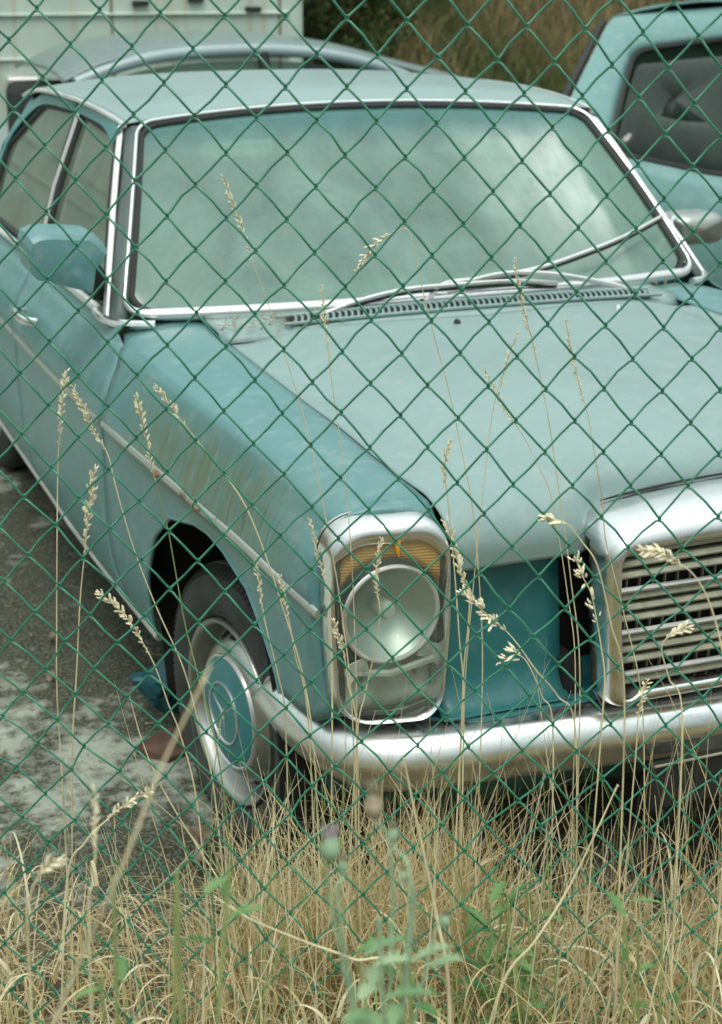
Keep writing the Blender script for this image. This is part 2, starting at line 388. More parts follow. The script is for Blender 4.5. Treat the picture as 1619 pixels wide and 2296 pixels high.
def side_w(y, z):
    """half width of the body skin at height z below the crease"""
    c = crz(y)
    return W(y)+ip(z, [.30, .36, .45, .60, .70, .750, .765, .785, .84, c-.030, c-.007, c], [-.052, -.032, -.016, -.009, -.007, -.005, 0, -.003, -.020, -.046, -.058, -.070])
def zrow(y, n=22):
    c = crz(y); zb = zbot(y); top = np.array([c, c-.004, c-.009, c-.018, c-.034, .860, .835, .805, .78, .765])
    return np.concatenate([top, np.linspace(.755 if zb < .74 else zb+.01, zb, n-10)])
def shoulder(y, w0, z0, n=9):
    """skin from the bonnet seam (w0,z0) out to the crease"""
    wc, zc = side_w(y, crz(y)), crz(y); t = np.linspace(0, 1, n+1)[:-1]
    return np.stack([w0+(wc-w0)*t, z0+(zc-z0)*t+.012*np.sin(np.pi*t)**.8], 1)
def seam(y): return ip(y, [.118, .14, .16, .22, .27, .62, 1.26, 1.5], [.573, .588, .594, .600, .611, .614, .602, .60])
def door_y(z): return ip(z, [.33, .38, .477, .59, .70, .81, .90, .96], [1.335, 1.36, 1.376, 1.365, 1.35, 1.33, 1.36, 1.45])
def hl_y(w, z): return .118+.9*max(0, w-.60)**1.9+.018*max(0, (z-.72)/.17)      # unit sweeps back outward and upward
HL = densify(rrect(.588, .783, .552, .897, (.060, .062, .06, .05), 8), .02)
def taper(p):   # narrower towards the foot, bulging outer side
    w_, z = p; t = (z-.552)/.345; c = .684; k = .90+.10*sstep(0, .55, t); return c+(w_-c)*k+ .006*(1-t), z-.02*(w_-.60)*(1 if z > .72 else -1)*.6
HL = np.array([taper(p) for p in HL]); HC = np.array([.686, .722])
def hring(scale_in, dy, topx=0):
    out = []
    for p in HL:
        d = p-HC; L = np.linalg.norm(d); q_ = HC+d*(L-(scale_in*(.62+.55*sstep(.82, .88, p[1])) if scale_in > 0 else scale_in))/L
        if topx and p[1] > .83: q_ = q_-[0, topx*sstep(.83, .88, p[1])]
        out.append((-q_[0], hl_y(q_[0], q_[1])+dy, q_[1]))
    return out
def fender():
    ys = np.unique(np.concatenate([[.140, .150, .162, .178, .20, .24, .28, .312, .32, .324, .33, .339], ARCH[3:, 0], np.linspace(.36, 1.04, 28), [1.05, 1.07, 1.08, 1.0861, 1.09, 1.12, 1.16, 1.2, 1.25, 1.3, 1.35]]))
    rows = []
    for y in ys:
        r = [(-wz[0], y, wz[1]) for wz in shoulder(y, seam(y), gtop(y))]
        r += [(-side_w(y, z), y, z) for z in zrow(y)]
        rows.append(r)
    P = np.array(rows)
    # rear edge follows the door shut line
    k = len(ys)-7
    for i in range(k, len(ys)):
        t = (i-k+1)/(len(ys)-k)
        for j in range(P.shape[1]):
            z = P[i, j, 2]; ye = 1.47 if j < 9 else door_y(z)
            y0 = ys[k-1]; y = y0+(ye-y0)*t; P[i, j, 1] = y
            if j >= 9: P[i, j, 0] = -side_w(y, z)
            else: P[i, j, 0] = -(seam(y)+(side_w(y, crz(y))-seam(y))*j/9); P[i, j, 2] = gtop(y)+(crz(y)-gtop(y))*j/9+.012*math.sin(math.pi*j/9)**.8 if j else gtop(y)
    # nose: the skin closes onto the lamp bezel
    ring = np.array(hring(-.004, .030)); rc = ring.mean(0); ang = np.arctan2(ring[:, 2]-.722, -ring[:, 0]-.686); o_ = np.argsort(ang)
    row0 = []
    for j in range(P.shape[1]):
        p = P[4, j]
        if j < 9: aim = (.600+(.768-.600)*j/9, .93)
        else: aim = (.90, max(p[2], .55)-.0)
        if j < 9:
            k_ = np.argmin(np.abs(-ring[:, 0]-aim[0])+10*(ring[:, 2] < .80)); row0.append(ring[k_])
        else:
            up = ring[(-ring[:, 0] > .70)]; zt = .885-(.885-.556)*((P[4, 9, 2]-p[2])/(P[4, 9, 2]-P[4, -1, 2])); k_ = np.argmin(np.abs(up[:, 2]-zt)); row0.append([up[k_, 0], up[k_, 1], zt])
    row0 = np.array(row0); 
    for it in range(2): row0[1:-1] = (row0[:-2]+2*row0[1:-1]+row0[2:])/4
    for i, t in ((0, 0.), (1, .30), (2, .58), (3, .82)):
        e = t*t*(3-2*t)*.4+t*.6; P[i] = row0*(1-t)+P[4]*t; P[i, :, 1] = row0[:, 1]*(1-t)+P[4, :, 1]*t
        d_ = P[5]-P[4]; P[i] += -0.0*d_; bulge = math.sin(math.pi*t)*.006
        P[i, 9:, 0] -= bulge; P[i, :9, 2] += bulge
    mb = MB(); mb.grid(P)
    return mb.build('front_fender', M['paint'], SED, solid=.003, sharp=50)
fd = fender(); fd2 = mirror(fd, SED)
# wheel arch lip
for sgn in (1,):
    pts = [(-side_w(y, z)-.001, y, z) for y, z in densify(ARCH, .02)[:-1][:60] if y <= 1.09]
    pts = [(-side_w(y, zbot(y))-.0005, y, zbot(y)-.001) for y in np.linspace(.322, 1.086, 60)]
    lip = MB().tube(pts, .005, 6).build('arch_lip', M['paint'], fd); mirror(lip, fd2)

def body_panel(name, y0, y1, label=None, front_curve=False, n=26):
    ys = np.linspace(y0, y1, n); rows = []
    for y in ys:
        zr = zrow(y); wc = side_w(y, zr[0]); zt = BELT(y)
        r = [(-(wc-.022), y, zt), (-(wc-.012), y, zt-.004+(zr[0]-zt)*.3), (-(wc-.004), y, (zt+zr[0])/2-.003)]
        r += [(-side_w(y, z), y, z) for z in zr]; rows.append(r)
    P = np.array(rows)
    if front_curve:
        for i in range(8):
            t = 1-i/8
            for j in range(P.shape[1]):
                ye = door_y(P[i, j, 2])+.006 if j > 2 else 1.47; P[i, j, 1] += t*(ye-y0)
                P[i, j, 0] = -side_w(P[i, j, 1], P[i, j, 2]) if j > 2 else P[i, j, 0]
    o = MB().grid(P).build(name, M['paint'], SED, solid=.003, sharp=50)
    return o
def BELT(y): return ip(y, [1.3, 1.5, 2.1, 3.2, 3.8, 4.7], [.953, .953, .945, .93, .92, .90])
d1 = body_panel('front_door', 1.37, 2.395, front_curve=True, n=30); d2 = body_panel('rear_door', 2.402, 3.30); q = body_panel('rear_quarter', 3.307, 4.66, n=60)
d1m, d2m, qm = mirror(d1, SED), mirror(d2, SED), mirror(q, SED)
# door handle
hb = MB(); hp = spline([(-.885, 2.02, .845), (-.915, 2.04, .850), (-.920, 2.10, .850), (-.915, 2.17, .850), (-.885, 2.19, .845)], 16)
hb.tube(hp, .009, 8, flat=1.3); hb.tube([(-.884, 2.20, .842), (-.903, 2.20, .842)], .011, 10)
h = hb.build('door_handle', M['chrome'], d1); mirror(h, d1m)
h2 = MB().tube(hp+np.array([0, .93, -.008]), .009, 8, flat=1.3).build('door_handle', M['chrome'], d2); mirror(h2, d2m)
# side trim strip and sill strip
def trim_z(y): return ip(y, [.17, .38, .67, .95, 1.3, 1.73, 2.2, 4.5], [.741, .767, .772, .768, .757, .743, .735, .725])
def strip(y0, y1, zf, r, mat, name, n=40, off=.002, flat=1.9, wf=None):
    pts = [(-(side_w(y, zf(y))+off), y, zf(y)) for y in np.linspace(y0, y1, n)]
    mb = MB(); mb.tube(pts, r, 8, flat=flat); o = mb.build(name, mat, SED); mirror(o, SED); return o
strip(.175, 1.338, trim_z, .0050, M['trimrust'], 'side_trim'); strip(1.372, 2.39, trim_z, .0050, M['trimrust'], 'side_trim'); strip(2.405, 3.295, trim_z, .0050, M['trimrust'], 'side_trim'); strip(3.31, 4.5, trim_z, .0050, M['trimrust'], 'side_trim')
strip(1.10, 3.14, lambda y: zbot(y, False)-.004, .008, M['alu'], 'sill_trim', off=-.001, flat=1.2)

for y_ in (.665, .90):
    zz = trim_z(y_); g = MB(); g.tube([(-(side_w(y_+d_, zz)+.009), y_+d_, zz+.002) for d_ in (-.02, -.008, .006, .02)], [.003, .008, .007, .002], 7); g.build('rust_scab', M['rust'], SED)
# bonnet
def hood_pt(x, v):
    """v 0 rear edge .. 1 front lip bottom"""
    a = abs(x); yr = 1.222+.03*(a/.6)**2+.0
    if v < .80: y = yr+(.26-yr)*(v/.80); drop = 0; z = gtop(y)
    else:
        t = (v-.80)/.20
        side = spline([(.26, .915), (.205, .905), (.165, .890), (.14, .866), (.128, .838), (.130, .800)], 60)
        mid = spline([(.26, .915), (.22, .909), (.190, .900), (.168, .884), (.156, .850), (.150, .800)], 60)
        k = sstep(.325, .358, a); i = min(59, int(t*59.999)); y, z = side[i]*k+mid[i]*(1-k)
    we = ip(y, [.1, .3, .7, 1.25], [.385, .44, .49, .52]); fade = 1-sstep(.55, .602, a)
    bul = .028*ip(y, [.1, .5, 1.25], [.75, .9, .55])*(1-sstep(we-.10, we+.05, a))
    val = -.007*math.exp(-((a-we-.04)/.05)**2)*ip(y, [.15, .4, 1.3], [1, 1, .3])
    lipk = 1-sstep(.8, .98, v)*(.25+.75*sstep(.30, .38, a))
    crown = .012*(1-(a/.6)**2)+.007*math.sin(math.pi*min(1, a/.6))
    z += (bul+val+crown*.9)*lipk*1.0
    return y, z
xs = np.concatenate([np.linspace(-1, 1, 97)]); rows = []
for v in np.concatenate([np.linspace(0, .8, 40), np.linspace(.81, 1, 22)]):
    r = []
    for u in xs:
        y, z = hood_pt(u*.6, v); e = (seam(y)-.004) if v < .97 else seam(y)-.010
        r.append((u*e, y, z))
    rows.append(r)
P = np.array(rows)
hood = MB().grid(P, flip=True).build('bonnet', M['paint_lit_top'], SED, solid=.004, sharp=60)
for x_, y_ in ((-.10, 1.14), (.32, 1.14)):
    z_ = hood_pt(x_, (1.222-y_)/(1.222-.26)*.8)[1]
    MB().tube([(x_, y_, z_-.002), (x_, y_+.002, z_+.007), (x_, y_+.006, z_+.010)], [.009, .008, .004], 10).build('washer_jet', M['chrome' if x_ > 0 else 'rubber'], hood)
# cowl: panel between bonnet and windscreen, with the louvred air intake
def cowl_z(x, t): return .937+.012*(1-(abs(x)/.7)**2)+.012*t
rows = []
for t in np.linspace(0, 1, 7):
    rows.append([(x, 1.262+.022*float(sstep(.25, .6, abs(x)))+.03*(abs(x)/.6)**2+t*(.155+.05*abs(x)**2), cowl_z(x, t)-.004 if t else cowl_z(x, 0)-.022) for x in np.linspace(-.60, .60, 41)])
MB().grid(np.array(rows), flip=True).build('cowl_panel', M['paint_lit_top'], SED, solid=.003)
rows = [[(x, y, .915) for x in np.linspace(-.62, .62, 3)] for y in (1.20, 1.30)]
MB().grid(np.array(rows)).build('bonnet_gutter', M['black'], SED, solid=.004)
vb = MB(); x0v, x1v = -.43, .53
def vz(x, y): return cowl_z(x, (y-1.27)/.155)+.0035
nl = 62
for i in range(nl):
    x = x0v+(x1v-x0v)*(i+.5)/nl; sk = .010
    pts = []
    for t in np.linspace(0, 1, 5):
        y = 1.322+t*.056; pts.append((x+sk*math.sin(t*1.6)*1.6, y, vz(x, y)+.003*math.sin(t*math.pi)))
    vb.tube(pts, .0031, 5, flat=.8)
vb2 = MB(); 
vb2.tube([(x, 1.318, vz(x, 1.318)) for x in np.linspace(x0v-.02, x1v+.02, 40)], .0045, 6); vb2.tube([(x, 1.381, vz(x, 1.381)) for x in np.linspace(x0v-.02, x1v+.02, 40)], .0045, 6)
rows = [[(x, y, vz(x, y)-.0022) for x in np.linspace(x0v, x1v, 30)] for y in (1.319, 1.35, 1.380)]
MB().grid(np.array(rows)).build('intake_opening', M['black'], SED, solid=.001)
lou = vb.build('intake_louvres', M['paint_lit_top'], SED); vb2.build('intake_frame', M['paint_lit_top'], lou)

# windscreen
def ws(a, b, off=0):
    x = a*((.765)+(.622-.765)*b); yb = 1.435+.085*abs(a)**2.4; yt = 1.990-.092*abs(a)**2.2
    zb = .962-.004*a*a; zt = 1.372-.026*a*a
    y = yb+(yt-yb)*b-.012*math.sin(math.pi*b); z = zb+(zt-zb)*b+.010*math.sin(math.pi*b)
    n = np.array([a*.35, -.58, .78]); n /= np.linalg.norm(n); return np.array([x, y, z])+n*off
def fill(path, surf, nr=14, mi=0, off=0):
    c = path.mean(0); rows = []
    for r in np.linspace(0.001, 1, nr): rows.append([surf(*(c+(p-c)*r), off) for p in path])
    return rows
wpath = densify(rrect(-1, 1, 0, 1, (.085, .085, .10, .10), 6)*1.0, .06)
def warp(p):   # rounder bottom corners
    return p
g = MB(); g.grid(np.array(fill(wpath*[.985, .97]+[0, .015], ws, 16)), cv=True, flip=True)
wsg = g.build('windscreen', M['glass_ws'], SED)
g = MB(); lowm = []
pts = np.array([ws(a*1.01, b*1.03-.02, .010) for a, b in densify(rrect(-1, 1, 0, 1, (.07, .07, .09, .09), 8), .03)])
rad = np.array([.0175 if b < .02 else (.0046 if b < .98 else .0056) for a, b in densify(rrect(-1, 1, 0, 1, (.07, .07, .09, .09), 8), .03)])
rad = np.convolve(np.concatenate([rad[-3:], rad, rad[:3]]), np.ones(7)/7, 'valid')
g.tube(pts, rad, 10, closed=True); g.build('windscreen_trim', M['chrome'], wsg)
g = MB(); pts = np.array([ws(a*.992, b*.99+.003, .003) for a, b in densify(rrect(-1, 1, 0, 1, (.075, .075, .095, .095), 8), .03)])
g.tube(pts, .0075, 8, closed=True); g.build('windscreen_seal', M['rubber'], wsg)
# roof skin
def roof_w(y): return ip(y, [1.85, 2.1, 2.6, 3.0, 3.35], [.652, .668, .682, .672, .640])
def roof_ze(y): return ip(y, [1.85, 1.95, 2.4, 2.9, 3.35], [1.345, 1.362, 1.385, 1.370, 1.318])
def roof_zc(y): return ip(y, [1.85, 1.95, 2.1, 2.5, 2.9, 3.2, 3.40], [1.375, 1.387, 1.404, 1.418, 1.410, 1.380, 1.350])
rows = []
for v in np.linspace(0, 1, 30):
    r = []
    for a in np.linspace(-1, 1, 49):
        yf = 2.000-.105*abs(a)**2.2; yr = 3.42-.10*abs(a)**2; y = yf+(yr-yf)*v
        e = ip(v, [0, .04, 1], [0, 1, 1]); zc = roof_zc(y); ze = roof_ze(y); z = ze+(zc-ze)*(1-abs(a)**2.8)
        z0 = 1.376-.026*a*a+.006
        z = z0+(z-z0)*min(1, (v/.10)**.6) if v < .10 else z
        r.append((a*roof_w(y), y, z))
    rows.append(r)
MB().grid(np.array(rows), flip=True).build('roof', M['paint_lit_top'], SED, solid=.004, sharp=70)
MB().grid(np.array(rows)*[.96, 1, 1]-[0, 0, .03], flip=True).build('headlining', M['interior_light'], SED, solid=.003)
# drip rail, pillars, side glass
rail = [(-(roof_w(y)+.006), y, roof_ze(y)-.004) for y in np.linspace(1.90, 3.3, 30)]
o = MB().tube(rail, .0065, 8).build('drip_rail', M['alu'], SED); mirror(o, SED)
# A pillar: skin between the windscreen trim and the door
rows = []
for t in np.linspace(-.05, 1.0, 12):
    A = ws(-1.0, t, .004); B = np.array([-.806+.150*t, 1.532+.385*t, .955+.385*t]); rows.append([A, A*.6+B*.4+[-.006, -.006, .003], B*.7+A*.3+[-.006, -.004, 0], B])
o = MB().grid(np.array(rows)).build('windscreen_pillar', M['pillar'], SED, solid=.004); mirror(o, SED)
o = MB().tube([(-.812, 1.535, .950), (-.788, 1.600, 1.02), (-.762, 1.672, 1.09), (-.735, 1.745, 1.165), (-.700, 1.835, 1.260), (-.664, 1.925, 1.345)], .0085, 8, flat=1.0).build('door_edge_trim', M['alu'], d1); mirror(o, d1m)
def sidept(y, z, off=0):
    t = (z-.95)/.41; return np.array([-(.806-.142*t+.010*math.sin(math.pi*min(1, max(0, t))))-off, y, z])
def side_glass(poly, parent, nm='side_window'):
    p = densify(np.array(poly), .05)
    g = MB(); g.grid(np.array(fill(p, lambda y, z, o: sidept(y, z, o), 6, off=-.012)), cv=True)
    o = g.build(nm, M['glass_side'], parent); g = MB(); g.tube([sidept(y, z, -.008) for y, z in p], .007, 6, closed=True); g.build('window_seal', M['rubber'], o); return o
FG = [(1.60, .962), (1.93, 1.318), (2.34, 1.338), (2.34, .962)]; RG = [(2.42, .962), (2.42, 1.340), (2.85, 1.325), (3.16, 1.18), (3.22, .955)]
g1 = side_glass(FG, SED); g2 = side_glass(RG, SED)
for gg in (g1, g2):
    m_ = mirror(gg, SED); 
    for ch in gg.children: mirror(ch, m_)
# painted door frames over the glass, chrome verticals
def frame_band(pts, wd, mat, nm, parent, th=.006):
    rows = []
    P = np.array(pts)
    for k, (y, z) in enumerate(P):
        t = P[min(k+1, len(P)-1)]-P[max(k-1, 0)]; n = np.array([-t[1], t[0]]); n /= np.linalg.norm(n)
        rows.append([sidept(y+n[0]*wd*s, z+n[1]*wd*s, o_) for s, o_ in ((-1, -.004), (-.9, .004), (.9, .004), (1, -.004))])
    return MB().grid(np.array(rows), flip=True).build(nm, mat, parent, solid=.002)
for par, parm, pts in ((d1, d1m, [(1.90, 1.322), (2.05, 1.350), (2.2, 1.357), (2.39, 1.360)]), (d2, d2m, [(2.41, 1.360), (2.6, 1.357), (2.84, 1.346), (3.0, 1.30), (3.18, 1.19), (3.25, .97)])):
    o = frame_band(spline(pts, 16), .018, M['frame_blue'], 'door_frame', par); mirror(o, parm)
o = frame_band([(2.372, .95), (2.372, 1.345)], .014, M['frame_blue'], 'door_frame', d1); mirror(o, d1m)
o = MB().tube([sidept(2.352, .958, .006), sidept(2.352, 1.15, .007), sidept(2.352, 1.342, .005)], .0075, 8).build('window_divider', M['alu'], d1); mirror(o, d1m)
o = MB().tube([sidept(y, z, .007) for y, z in [(1.60, .956), (2.0, .953), (2.385, .950)]], .011, 8).build('belt_trim', M['alu'], d1); mirror(o, d1m)
o = MB().tube([sidept(y, z, .007) for y, z in [(2.41, .950), (2.9, .944), (3.28, .94)]], .010, 8).build('belt_trim', M['alu'], d2); mirror(o, d2m)
o = MB().tube(spline([(-.822, 1.60, .955), (-.818, 1.545, .950), (-.800, 1.500, .946), (-.765, 1.462, .946), (-.72, 1.44, .947)], 16), .0105, 8).build('corner_trim', M['chrome'], SED); mirror(o, SED)
# rear window, rear pillars, boot lid, tail
def rw(a, b, off=0):
    return np.array([a*(.60+.10*(1-b)), 3.42-.10*a*a+(1-b)*.36, .95+b*.41-.03*a*a*b])
MB().grid(np.array([[rw(a, b) for a in np.linspace(-.92, .92, 15)] for b in np.linspace(0.03, .97, 6)])).build('rear_window', M['glass_side'], SED)
rows = []
for t in np.linspace(0, 1, 8):
    A = rw(-.90, t); B = sidept(3.24 if t < .6 else 3.24-.25*(t-.6)/.4, .95+t*.38, .002); rows.append([A, A*.5+B*.5+[-.03, .03, 0], B])
o = MB().grid(np.array(rows)).build('rear_pillar', M['paint'], SED, solid=.004); mirror(o, SED)
rows = []
for v in np.linspace(0, 1, 16):
    y = 3.74+v*.94; rows.append([(a*(W(y)-.07), y, ip(y, [3.7, 4.2, 4.5, 4.69], [.945, .93, .905, .86])+.02*(1-a*a)) for a in np.linspace(-1, 1, 13)])
MB().grid(np.array(rows), flip=True).build('boot_lid', M['paint_lit_top'], SED, solid=.004)
rows = [[(a*(.78-.02*k), 4.665+.02*math.cos(a*1.5), z) for a in np.linspace(-1, 1, 11)] for k, z in enumerate((.88, .75, .6, .45, .38))]
MB().grid(np.array(rows)).build('tail_panel', M['paint'], SED, solid=.004)
for s_ in (-1, 1): MB().box((s_*.62, 4.69, .70), (.26, .03, .14)).build('tail_light', simple('tail_light_red', (.4, .03, .02), .25) if s_ < 0 else bpy.data.materials['tail_light_red'], SED, bevel=.01)
MB().tube(spline([(-.86, 4.35, .46), (-.84, 4.62, .46), (-.7, 4.74, .46), (0, 4.76, .46), (.7, 4.74, .46), (.84, 4.62, .46), (.86, 4.35, .46)], 40), .05, 10, flat=1).build('rear_bumper', M['bumper'], SED)

# inner structure: floor, engine bay as black filler against light leaks; wheel wells
g = MB(); g.box((0, .78, .56), (1.10, 1.10, .50)); g.box((0, 2.9, .42), (1.56, 3.1, .26)); g.box((0, 4.1, .60), (1.3, .9, .40))
g.box((0, 1.30, .66), (1.50, .20, .44))
for s_ in (-1, 1): g.box((s_*.70, 2.35, .52), (.16, 1.9, .34)); g.box((s_*.64, .235, .66), (.20, .05, .22)); g.box((s_*.6, 3.53, .75), (.36, .9, .1))
for s_ in (-1, 1): g.box((s_*.350, .165, .572), (.034, .07, .060))  # black blocks added as the shade of the gaps beside the grille
g.build('floorpan_and_gap_shade', M['black'], SED, smooth=False)
for sx in (-1, 1):
    g = MB(); rows = []
    for a in np.linspace(-25, 205, 24): rows.append([(sx*w_, .74+.40*math.cos(R_(a)), .36+.40*math.sin(R_(a))) for w_ in (.50, .81)])
    g.grid(np.array(rows)); g.build('wheel_well', M['black'], SED, solid=.004)
# cabin: dashboard, seats, steering wheel, mirror
g = MB(); g.tube([(-.68, 1.70, .90), (0, 1.66, .91), (.68, 1.70, .90)], .09, 10, flat=.7); g.build('dashboard', M['interior'], SED)
for sx in (-.36, .36):
    g = MB(); g.box((sx, 2.20, .60), (.52, .50, .16)); st_ = g.build('front_seat', M['interior'], SED, bevel=.05)
    g = MB(); Rx = Matrix.Rotation(R_(-14), 3, 'X'); g.box((sx, 2.47, .88), (.50, .13, .56), rot=np.array(Rx)); g.build('backrest', M['interior'], st_, bevel=.045)
    g = MB(); g.box((sx, 2.55, 1.22), (.24, .09, .15), rot=np.array(Rx)); g.build('headrest', M['interior'], st_, bevel=.04)
g = MB(); g.box((0, 3.12, .60), (1.3, .5, .16)); g.box((0, 3.40, .86), (1.3, .14, .5)); g.build('rear_seat', M['interior'], SED, bevel=.04)
th = np.linspace(0, 2*np.pi, 33)[:-1]; tl = R_(-62); cw = np.array([.36, 1.90, .97])
ring = [cw+.20*np.array([math.cos(t), math.sin(t)*math.cos(tl), -math.sin(t)*math.sin(tl)]) for t in th]
g = MB(); g.tube(ring, .011, 8, closed=True); g.tube([ring[16], cw, ring[0]], .012, 8); g.tube([cw, cw+[0, -.30, -.12]], .025, 8); g.build('steering_wheel', M['rubber'], SED)
mp_ = at_y(530, 335, 1.99); g = MB(); g.box((mp_[0], 1.99, mp_[2]), (.20, .025, .05)); g.build('interior_mirror', simple('mirror_back', (.62, .62, .58), .4), SED, bevel=.012)

# front panel between lamps and grille
for s_ in (-1,):
    rows = []
    for z, y in spline([(.83, .185), (.75, .175), (.66, .165), (.60, .158), (.575, .150), (.558, .138), (.548, .124), (.5445, .112)], 30):
        rows.append([(x, y+.02*((x+.46)/.14)**2*0, z) for x in np.linspace(-.60, -.362, 9)])
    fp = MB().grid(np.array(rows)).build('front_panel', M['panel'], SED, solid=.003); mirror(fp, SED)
    rows = []
    for z, y in [(.572, .205), (.552, .190), (.545, .165), (.541, .13), (.538, .112), (.51, .098), (.42, .12), (.34, .17)]:
        rows.append([(x, y+1.6*max(0, abs(x)-.52)**1.6, z) for x in np.linspace(-.745, .745, 41)])
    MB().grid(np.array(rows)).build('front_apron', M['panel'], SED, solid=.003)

# headlamp units
g = MB(); g.grid(np.array([hring(-.004, .05), hring(-.004, .018), hring(-.002, .003), hring(.003, -.008), hring(.008, -.013, .006), hring(.014, -.010, .016), hring(.017, .0, .018), hring(.018, .02, .018)]), cv=True)
hl = g.build('headlamp', M['chrome'], SED, sharp=70)
g = MB(); back = hring(.014, .085); c_ = np.mean(back, 0); g.grid(np.array([hring(.017, .015, .018), hring(.018, .05, .01), back, [tuple(c_)]*len(back)]), cv=True); g.build('lamp_housing', M['lamp_body'], hl)
# rubber gasket behind the bezel, wider on the inner side
g = MB(); g.tube([(x-0*.0, y+.008, z) for x, y, z in hring(-.002, .034)], .003, 6, closed=True); g.build('lamp_gasket', M['rubber'], hl)
LC = np.array([-.690, .128, .744]); LR = .081
def circ(c, r, a0=0, a1=360, n=48, dy=0): return [(c[0]+r*math.cos(R_(a)), c[1]+dy, c[2]+r*math.sin(R_(a))) for a in np.linspace(a0, a1, n)]
g = MB(); g.tube(circ(LC, LR, n=49)[:-1], .0042, 8, closed=True); g.build('lamp_ring', M['alu'], hl)
rows = [circ(LC, LR*r, dy=.050*(1-r**2)+.002, n=41) for r in np.linspace(1, .14, 12)]
g = MB(); g.grid(np.array(rows)); g.build('reflector_bowl', M['reflector'], hl)
g = MB(); g.tube([LC+[0, .052, 0], LC+[0, .02, 0], LC+[0, .008, 0]], [.014, .016, .010], 14); g.build('bulb_cap', M['lamp_body'], hl)
rows = []
for a in np.linspace(-.080, .080, 16):     # amber indicator lens, its foot cut by the round lamp
    zt = .880-.35*max(0, abs(a)-.03)**1.6*1.6-(.022 if a < -.06 else 0)-.12*max(0, -a)*.8; zb_ = LC[2]+math.sqrt(max(0, (LR+.007)**2-min(abs(a-.00), LR)**2))
    rows.append([(LC[0]+a+.006, hl_y(-(LC[0]+a), z)+.012-.008*math.sin(math.pi*(k/4)), z) for k, z in enumerate(np.linspace(zt, min(zb_, zt-.012), 5))])
g = MB(); g.grid(np.array(rows)); g.build('indicator_lens', M['amber'], hl, solid=.004)
g = MB(); g.add([(-.688, .125, .868), (-.676, .125, .870), (-.680, .124, .840), (-.683, .128, .868)], [(0, 1, 2), (0, 3, 2), (3, 1, 2)]); g.build('prism', M['amber_hot'], hl, smooth=False)
g = MB(); rows = [[(x, .150+.10*(z-.60), z) for x in np.linspace(-.760, -.612, 9)] for z in np.linspace(.575, .648, 5)]
g.grid(np.array(rows)); g.tube([(-.765, .137, .650), (-.69, .130, .640), (-.615, .128, .655)], .005, 6); fog = g.build('foglamp_plate', M['lamp_body'], hl, solid=.003)
g = MB(); g.tube(circ((-.690, .140, .615), .050, 15, 165, 20), .004, 6); g.build('foglamp_rim', M['rust'], hl)
for (x, z, s_) in ((-.618, .668, 1), (-.753, .655, -1)):
    g = MB(); g.add([(x-.018*s_, .128, z+.022), (x+.014*s_, .130, z+.010), (x+.012*s_, .130, z-.028), (x-.004*s_, .132, z-.012), (x-.026*s_, .131, z-.004)], [(0, 1, 2, 3, 4)])
    g.build('bracket', M['lamp_body'], hl, solid=.003, smooth=False)
g = MB(); g.tube([(-.615, .126, .580), (-.68, .125, .566), (-.745, .136, .570)], .005, 6); g.tube([(-.622, .126, .588), (-.69, .13, .577), (-.74, .137, .582)], .003, 6); g.build('lamp_foot_seal', M['rubber'], hl)
gl = hring(.016, -.003, .016); c_ = np.mean(gl, 0)+[0, -.018, 0]
g = MB(); g.grid(np.array([gl]+[[(c_*(1-r)+np.array(p)*r)+np.array([0, -.010*(1-r*r), 0]) for p in gl] for r in (.8, .55, .3, .02)]), cv=True); g.build('lamp_glass', M['glass_clear'], hl)
hl2 = mirror(hl, SED)
for ch in list(hl.children): mirror(ch, hl2)

# radiator grille
GO = densify(rrect(-.354, .354, .545, .868, (.055, .055, .03, .03), 8), .025)
def gshape(p, inset, y, cr=1.):
    x, z = p; t = (z-.545)/.323; kx = .955+.045*sstep(0, .75, t); x = x*kx
    d = np.array([x*.25, z-.70]); 
    # inset towards inside of the rounded box
    cx_ = np.clip(x, -.29*kx, .29*kx); cz_ = np.clip(z, .58, .80); v = np.array([x-cx_, z-cz_]); L = np.linalg.norm(v)
    if L > 1e-6: x, z = x-v[0]/L*inset*.80, z-v[1]/L*inset*(1.0)
    crown = cr*.030*(1-(x/.36)**2)*sstep(.74, .86, z+inset)
    return (x, y+.05*x*x, z+crown)
def gring(inset, y, cr=1.):
    out = []
    for p in GO:
        x, yy, z = gshape(p, inset, y, cr); x *= 1-.24*sstep(.075, .18, y)*(1-sstep(.80, .845, p[1])); out.append((x, yy, z))
    return out
g = MB(); g.grid(np.array([gring(.004, .175), gring(0, .135), gring(0, .085), gring(.003, .058, .92), gring(.010, .036, .6), gring(.018, .025, .35), gring(.027, .021, .22), gring(.033, .022, .2), gring(.036, .027, .2), gring(.038, .06, .2)]), cv=True)
gr = g.build('grille_shell', M['chrome'], SED, sharp=60)
sl = [p for p in gring(-.002, .152) if p[2] > .60]; k0 = int(np.argmin([p[0]-2*(p[2] < .62) for p in sl])); sl = sorted(sl, key=lambda p: math.atan2(p[0], p[2]-.60)); g = MB(); g.tube(sl, .0022, 6); g.build('grille_seal', M['rubber'], gr)
g = MB(); bk = gring(.036, .062, .2); g.grid(np.array([bk, [(0, .062, .70)]*len(bk)]), cv=True); g.build('grille_backing', M['black'], gr)
def gx(z): return (.354*(.955+.045*sstep(0, .75, (z-.545)/.323))-.0285)
bars = [.765, .690, .615]; g = MB(); zt_, zb_ = .838, .590
z = .853
zs = []
z = .845
while z > .587:
    if all(abs(z-b) > .006 for b in bars): zs.append(z)
    z -= .0188
